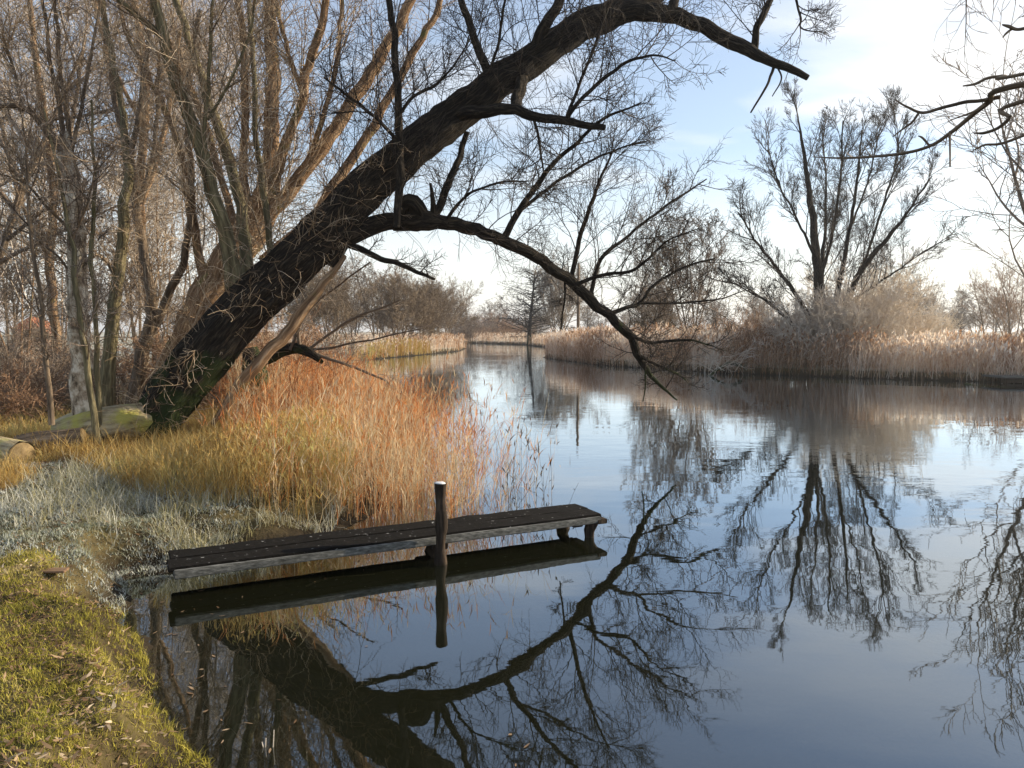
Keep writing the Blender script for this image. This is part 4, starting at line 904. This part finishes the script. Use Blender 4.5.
# upright mooring post in front of the deck
pb = P(441, 568, 6.18); T = Tubes()
mp = thing('mooring_post', 'weathered upright post with a frosted top in front of the jetty', 'post', (pb[0], pb[1], 0))
pp = [(pb[0] + .012 * math.sin(i * .8) * (1 if i < 12 else .3), pb[1], -.75 + 1.42 * i / 23) for i in range(24)]
T.add(pp, [.047 + .006 * math.sin(i * 1.1 + 1) - (.004 if 13 < i < 17 else 0) for i in range(24)], 22)
link_mesh('shaft', T.mesh('shaft', (pb[0], pb[1], 0), .12), M['post'], mp)
T = Tubes(); zt = pp[-1][2]; x0, y0 = pp[-1][0], pp[-1][1]
T.add([(x0, y0, zt - .004), (x0, y0, zt + .003), (x0 + .001, y0, zt + .006), (x0, y0, zt + .008)], [.045, .044, .03, .001], 20)
link_mesh('frost_cap', T.mesh('frost_cap', (pb[0], pb[1], 0), .1), M['frostcap'], mp)

# ------------------------------------------------------------------ logs, stump, stalks, board
def log(name, label, ctrl, mat, cat='log', k=18, rough=.14, group=None):
    p, r = catmull(ctrl, 24); x, y = p[0][0], p[0][1]; o = (x, y, H1(x, y))
    t = thing(name, label, cat, o, group); T = Tubes(); T.add(p, r, k); link_mesh('bark', T.mesh('bark', o, rough), mat, t)
    for e, f in ((0, 1), (-1, -2)):
        d = norm(tuple(p[e][i] - p[f][i] for i in range(3)))
        T = Tubes(); T.add([tuple(p[e][i] - d[i] * .01 for i in range(3)), tuple(p[e][i] + d[i] * .004 for i in range(3)), tuple(p[e][i] + d[i] * .005 for i in range(3))], [r[e] * .93, r[e] * .9, .002], k)
        link_mesh('cut_end', T.mesh('cut_end', o), M['cutwood'], t)
    return t
q = lambda px, py, D, w: (*P(px, py, D), w / 2 * D / F)
log('fallen_log', 'yellow mossy log lying against the foot of the leaning trunk', [q(58, 436, 9.3, 30), q(85, 429, 9.35, 36), q(115, 424, 9.45, 38), q(150, 420, 9.7, 36)], M['log_moss'])
log('fallen_log', 'grey shaded log lying left of the mossy one in front of the pale trunk', [q(16, 450, 8.7, 26), q(50, 445, 8.8, 28), q(84, 440, 8.9, 26)], M['bark_grey'])
log('fallen_log', 'pale sunlit log end at the left edge of the view', [q(-60, 448, 8.4, 36), q(-20, 452, 8.3, 36), q(22, 458, 8.1, 34)], M['log_moss'])
st = log('dead_stump', 'dark dead stump with a crooked arm behind the reed bed', [q(258, 408, 11.6, 30), q(256, 385, 11.6, 26), q(254, 365, 11.6, 22), q(250, 348, 11.6, 15)], M['bark_dark'], 'stump')
T = Tubes(); g = random.Random(4)
so = tuple(st.location)
arm = pix([(250, 368, 11.6, 14), (268, 360, 11.5, 12), (290, 352, 11.4, 11), (310, 352, 11.3, 9), (322, 362, 11.2, 4)], 24); T.add(*cap(*arm), 12)
link_mesh('arm', T.mesh('arm', so, .15), M['bark_dark'], st)
T = Tubes()
for c in ([(305, 350, 11.3, 4), (340, 362, 11.2, 3), (385, 380, 11.1, 2)], [(300, 350, 11.3, 4), (300, 320, 11.4, 3), (330, 280, 11.5, 2)], [(308, 350, 11.3, 3), (350, 320, 11.4, 2.4), (400, 300, 11.6, 1.5)], [(306, 350, 11.3, 3), (345, 345, 11.4, 2.4), (420, 330, 11.6, 1.2)],
          [(290, 350, 11.3, 3), (310, 310, 11.4, 2.4), (370, 262, 11.6, 1.5)]):
    w = pix(c, 14); T.add(*w, 6); sprout([T], w[0], w[1], 9, .7, .006, 2, O1, g, up=.2)
link_mesh('twigs', T.mesh('twigs', so), M['twig_brown'], st)
# dry stalk leaning out of the water in front
T = Tubes(); sr = P(205, 706, 3.9); T.add(*catmull([(*P(203, 703, 3.95), .002), (*P(230, 728, 3.7), .0028), (*P(255, 752, 3.5), .003), (*P(282, 778, 3.3), .0035), (*P(300, 800, 3.15), .004)], 20), 6)
tag(link_mesh('dry_stalk', T.mesh('dry_stalk'), M['twig_frost']), 'long pale dry stalk slanting over the water at the bottom of the view', 'stalk')
T = Tubes()
for (x0_, y0_, x1_, y1_) in ((270, 768, 274, 730), (262, 768, 266, 738), (268, 775, 262, 742)): T.add(*catmull([(*P(x0_, y0_, 3.4), .002), (*P((x0_ + x1_) / 2 + 1, (y0_ + y1_) / 2, 3.4), .0022), (*P(x1_, y1_, 3.4), .0012)], 8), 5)
tag(link_mesh('grass_stems', T.mesh('grass_stems'), M['twig_frost']), 'three short pale stems sticking up beside the long dry stalk', 'stems')
T = Tubes(); T.add(*catmull([(*P(306, 586, 5.75), .008), (*P(330, 578, 5.95), .007), (*P(375, 574, 6.1), .004)], 10), 6)
tag(link_mesh('floating_stick', T.mesh('floating_stick'), M['twig_tan']), 'pale stick floating under the front beam of the jetty', 'stick')
bx, by = gp(38, 4.95); bz = H1(bx, by)
box = box_obj('old_board', [(bx - .13, by - .04, bz), (bx + .13, by - .03, bz), (bx + .12, by + .05, bz), (bx - .12, by + .04, bz), (bx - .13, by - .04, bz + .012), (bx + .13, by - .03, bz + .014), (bx + .12, by + .05, bz + .018), (bx - .12, by + .04, bz + .014)],
              woodmat('board', [(.3, (.12, .07, .04)), (.7, (.28, .18, .11))], (4, 40, 40)), None, (bx, by, bz), .004)
box.location = (bx, by, bz - .004); tag(box, 'short brown board lying in the grass at the left edge of the lawn', 'board')

# wooden landing stage and floating log by the right bank
lx, ly = gp(1022, 28.0)
ls = thing('landing_stage', 'dark low landing stage with a frosted top under the reeds at the right edge', 'landing stage', (lx, ly, 0))
box_obj('deck', [(lx - .9, ly - .3, .2), (lx + 2.4, ly - .5, .2), (lx + 2.4, ly + .9, .2), (lx - .9, ly + .9, .2), (lx - .9, ly - .3, .27), (lx + 2.4, ly - .5, .27), (lx + 2.4, ly + .9, .27), (lx - .9, ly + .9, .27)], M['beam'], ls, (lx, ly, 0), .01)
for dx in (-.7, .6, 2.1):
    box_obj('pile', [(lx + dx + i * .14, ly - .25 + j * .14, -.6) for i, j in ((0, 0), (1, 0), (1, 1), (0, 1))] + [(lx + dx + i * .14, ly - .25 + j * .14, .197) for i, j in ((0, 0), (1, 0), (1, 1), (0, 1))], M['post'], ls, (lx, ly, 0), .01)
box_obj('skirt_board', [(lx - .85, ly - .20, .02), (lx + 2.35, ly - .36, .02), (lx + 2.35, ly - .3, .02), (lx - .85, ly - .14, .02), (lx - .85, ly - .20, .195), (lx + 2.35, ly - .36, .195), (lx + 2.35, ly - .3, .195), (lx - .85, ly - .14, .195)], M['post'], ls, (lx, ly, 0), .006)
log('floating_log', 'dark crooked log floating in front of the landing stage by the right bank', [q(966, 384, 27.6, 3), (*P(975, 388, 26.9), .1), (*P(1000, 390, 26.2), .11), (*P(1030, 392, 25.6), .12), (*P(1060, 394, 25.2), .1)], M['bark_dark'])

# pole behind the far reeds
px_, py_ = gp(578, 57); pz = H1(px_, py_); T = Tubes()
T.add([(px_, py_, pz - .2 + i * 1.1) for i in range(7)] + [(px_, py_, pz + 6.45)], [.13 - i * .006 for i in range(7)] + [.005], 10)
tag(link_mesh('wooden_pole', T.mesh('wooden_pole'), M['bark_grey']), 'plain grey wooden pole standing behind the far reeds', 'pole')

# small hut beyond the left meadow
hx, hy = gp(37, 66); hz = H1(hx, hy)
hut = thing('brick_hut', 'small hut with red brick walls and a red tiled roof beyond the left meadow', 'hut', (hx, hy, hz))
def brick():
    m, nt, N, L = newmat('brick'); tc = N.new('ShaderNodeTexCoord'); b = N.new('ShaderNodeTexBrick'); b.inputs['Scale'].default_value = 4
    mp = N.new('ShaderNodeMapping'); mp.inputs['Rotation'].default_value = (math.pi / 2, 0, 0); L.new(tc.outputs['Object'], mp.inputs[0]); L.new(mp.outputs[0], b.inputs['Vector'])
    b.inputs['Color1'].default_value = (.3, .12, .07, 1); b.inputs['Color2'].default_value = (.38, .17, .1, 1); b.inputs['Mortar'].default_value = (.35, .3, .25, 1)
    p = N.new('ShaderNodeBsdfPrincipled'); L.new(b.outputs[0], p.inputs['Base Color']); p.inputs['Roughness'].default_value = .9
    o = N.new('ShaderNodeOutputMaterial'); L.new(p.outputs[0], o.inputs[0]); return m
W2, D2_ = 1.1, 1.3
box_obj('wall', [(hx + i * W2, hy + j * D2_, hz - .1) for i, j in ((-1, -1), (1, -1), (1, 1), (-1, 1))] + [(hx + i * W2, hy + j * D2_, hz + 1.5) for i, j in ((-1, -1), (1, -1), (1, 1), (-1, 1))], brick(), hut, (hx, hy, hz), .01)
bm = bmesh.new()
vs = [bm.verts.new(c_) for c_ in ((-1.3, -1.5, 1.45), (1.3, -1.5, 1.45), (1.3, 1.5, 1.45), (-1.3, 1.5, 1.45), (0, -.8, 2.5), (0, .8, 2.5))]
for f in ((0, 1, 4), (1, 2, 5, 4), (2, 3, 5), (3, 0, 4, 5), (3, 2, 1, 0)): bm.faces.new([vs[i] for i in f])
me = bpy.data.meshes.new('roof'); bm.to_mesh(me); bm.free()
link_mesh('roof', me, woodmat('rooftile', [(.3, (.3, .1, .05)), (.7, (.42, .17, .09))], (1, 12, 12), .5), hut)
box_obj('door', [(hx - .35, hy - D2_ - .03, hz), (hx + .35, hy - D2_ - .03, hz), (hx + .35, hy - D2_ - .003, hz), (hx - .35, hy - D2_ - .003, hz), (hx - .35, hy - D2_ - .03, hz + 1.35), (hx + .35, hy - D2_ - .03, hz + 1.35), (hx + .35, hy - D2_ - .003, hz + 1.35), (hx - .35, hy - D2_ - .003, hz + 1.35)], M['post'], hut, (hx, hy, hz), .004)

# ------------------------------------------------------------------ the air
hb = bpy.data.meshes.new('haze'); hx0, hx1, hy0, hy1, hz0, hz1 = -1500, 1500, -700, 2200, -1.9, 30
hb.from_pydata([(a_, b2, c2) for c2 in (hz0, hz1) for a_, b2 in ((hx0, hy0), (hx1, hy0), (hx1, hy1), (hx0, hy1))], [], [(0, 3, 2, 1), (4, 5, 6, 7), (0, 1, 5, 4), (1, 2, 6, 5), (2, 3, 7, 6), (3, 0, 4, 7)])
hm_ = bpy.data.materials.new('haze'); hm_.use_nodes = True; hn = hm_.node_tree; hn.nodes.clear()
pv = hn.nodes.new('ShaderNodeVolumePrincipled'); pv.inputs['Density'].default_value = .0006; pv.inputs['Color'].default_value = (.93, .95, 1, 1); pv.inputs['Anisotropy'].default_value = .5
ho = hn.nodes.new('ShaderNodeOutputMaterial'); hn.links.new(pv.outputs[0], ho.inputs['Volume'])
tag(link_mesh('haze', hb, hm_), 'thin pale winter haze over the whole river meadow', 'haze', kind='stuff')

# ------------------------------------------------------------------ light, sky
AZ, EL = R(72), R(21)       # sun: azimuth from +Y towards +X, elevation
sun = bpy.data.lights.new('sun', 'SUN'); sun.energy = 5.0; sun.angle = R(.5); sun.color = (1, .85, .63)
so_ = bpy.data.objects.new('sun', sun); C.objects.link(so_)
dv = Vector((math.sin(AZ) * math.cos(EL), math.cos(AZ) * math.cos(EL), math.sin(EL)))
so_.rotation_euler = dv.to_track_quat('Z', 'Y').to_euler()
w = bpy.data.worlds.new('World'); sc.world = w; w.use_nodes = True; N = w.node_tree.nodes; L = w.node_tree.links; N.clear()
sky = N.new('ShaderNodeTexSky'); sky.sky_type = 'NISHITA'; sky.sun_disc = False; sky.sun_elevation = EL; sky.sun_rotation = AZ
sky.air_density = 1.0; sky.dust_density = .35; sky.ozone_density = 2.2; sky.altitude = 50
tc = N.new('ShaderNodeTexCoord'); sx = N.new('ShaderNodeSeparateXYZ'); L.new(tc.outputs['Generated'], sx.inputs[0])
zc = N.new('ShaderNodeMath'); zc.operation = 'ADD'; zc.inputs[1].default_value = .12; L.new(sx.outputs['Z'], zc.inputs[0])
dx = N.new('ShaderNodeMath'); dx.operation = 'DIVIDE'; L.new(sx.outputs['X'], dx.inputs[0]); L.new(zc.outputs[0], dx.inputs[1])
dy = N.new('ShaderNodeMath'); dy.operation = 'DIVIDE'; L.new(sx.outputs['Y'], dy.inputs[0]); L.new(zc.outputs[0], dy.inputs[1])
cb = N.new('ShaderNodeCombineXYZ'); L.new(dx.outputs[0], cb.inputs[0]); L.new(dy.outputs[0], cb.inputs[1])
mpn = N.new('ShaderNodeMapping'); mpn.inputs['Scale'].default_value = (.55, .9, 1); mpn.inputs['Rotation'].default_value = (0, 0, .5); mpn.inputs['Location'].default_value = (1.3, .4, 0); L.new(cb.outputs[0], mpn.inputs[0])
cn = N.new('ShaderNodeTexNoise'); cn.inputs['Scale'].default_value = 1.3; cn.inputs['Detail'].default_value = 8; cn.inputs['Roughness'].default_value = .5; L.new(mpn.outputs[0], cn.inputs['Vector'])
cr = N.new('ShaderNodeMapRange'); cr.inputs[1].default_value = .36; cr.inputs[2].default_value = .62; cr.interpolation_type = 'SMOOTHSTEP'; L.new(cn.outputs['Fac'], cr.inputs[0])
lo = N.new('ShaderNodeMapRange'); lo.inputs[1].default_value = .27; lo.inputs[2].default_value = .03; L.new(sx.outputs['Z'], lo.inputs[0])
mxx = N.new('ShaderNodeMath'); mxx.operation = 'MAXIMUM'; hi = N.new('ShaderNodeMapRange'); hi.inputs[1].default_value = .33; hi.inputs[2].default_value = .46; hi.inputs[3].default_value = 1; hi.inputs[4].default_value = .25; L.new(sx.outputs['Z'], hi.inputs[0])
dt0 = N.new('ShaderNodeMapRange'); dt0.inputs[1].default_value = .1; dt0.inputs[2].default_value = .75; dt0.inputs[3].default_value = .3; L.new(tc.outputs['Generated'], sx.inputs[0])
cr2 = N.new('ShaderNodeMath'); cr2.operation = 'MULTIPLY'; L.new(cr.outputs[0], cr2.inputs[0]); L.new(dt0.outputs[0], cr2.inputs[1])
hm = N.new('ShaderNodeMath'); hm.operation = 'MULTIPLY'; L.new(cr2.outputs[0], hm.inputs[0]); L.new(hi.outputs[0], hm.inputs[1]); L.new(hm.outputs[0], mxx.inputs[0])
dt = N.new('ShaderNodeVectorMath'); dt.operation = 'DOT_PRODUCT'; dt.inputs[1].default_value = tuple(dv); L.new(tc.outputs['Generated'], dt.inputs[0])
L.new(dt.outputs['Value'], dt0.inputs[0])
gl_ = N.new('ShaderNodeMapRange'); gl_.inputs[1].default_value = .84; gl_.inputs[2].default_value = 1.; gl_.inputs[4].default_value = .9; L.new(dt.outputs['Value'], gl_.inputs[0])
gm = N.new('ShaderNodeMath'); gm.operation = 'ADD'; gm.use_clamp = True; m8b = N.new('ShaderNodeMath'); m8b.operation = 'MAXIMUM'; m8b.inputs[1].default_value = .22; L.new(lo.outputs[0], mxx.inputs[1])
m8 = N.new('ShaderNodeMath'); m8.operation = 'MULTIPLY'; m8.inputs[1].default_value = .8; L.new(mxx.outputs[0], gm.inputs[0]); L.new(gl_.outputs[0], gm.inputs[1]); L.new(gm.outputs[0], m8b.inputs[0]); L.new(m8b.outputs[0], m8.inputs[0])
mc = N.new('ShaderNodeMixRGB'); mc.inputs[2].default_value = (7.0, 6.75, 6.3, 1); L.new(m8.outputs[0], mc.inputs[0]); L.new(sky.outputs[0], mc.inputs[1])
bg = N.new('ShaderNodeBackground'); bg.inputs['Strength'].default_value = .125; L.new(mc.outputs[0], bg.inputs[0])
wo = N.new('ShaderNodeOutputWorld'); L.new(bg.outputs[0], wo.inputs[0])

vs_ = sc.view_settings; vs_.view_transform = 'Standard'; vs_.look = 'None'; vs_.gamma = 1; vs_.exposure = .66; vs_.use_curve_mapping = False
cy = sc.cycles; cy.use_denoising = True; cy.max_bounces = 6; cy.diffuse_bounces = 3; cy.glossy_bounces = 3; cy.transparent_max_bounces = 8
cy.caustics_reflective = False; cy.caustics_refractive = False; cy.sample_clamp_indirect = 6
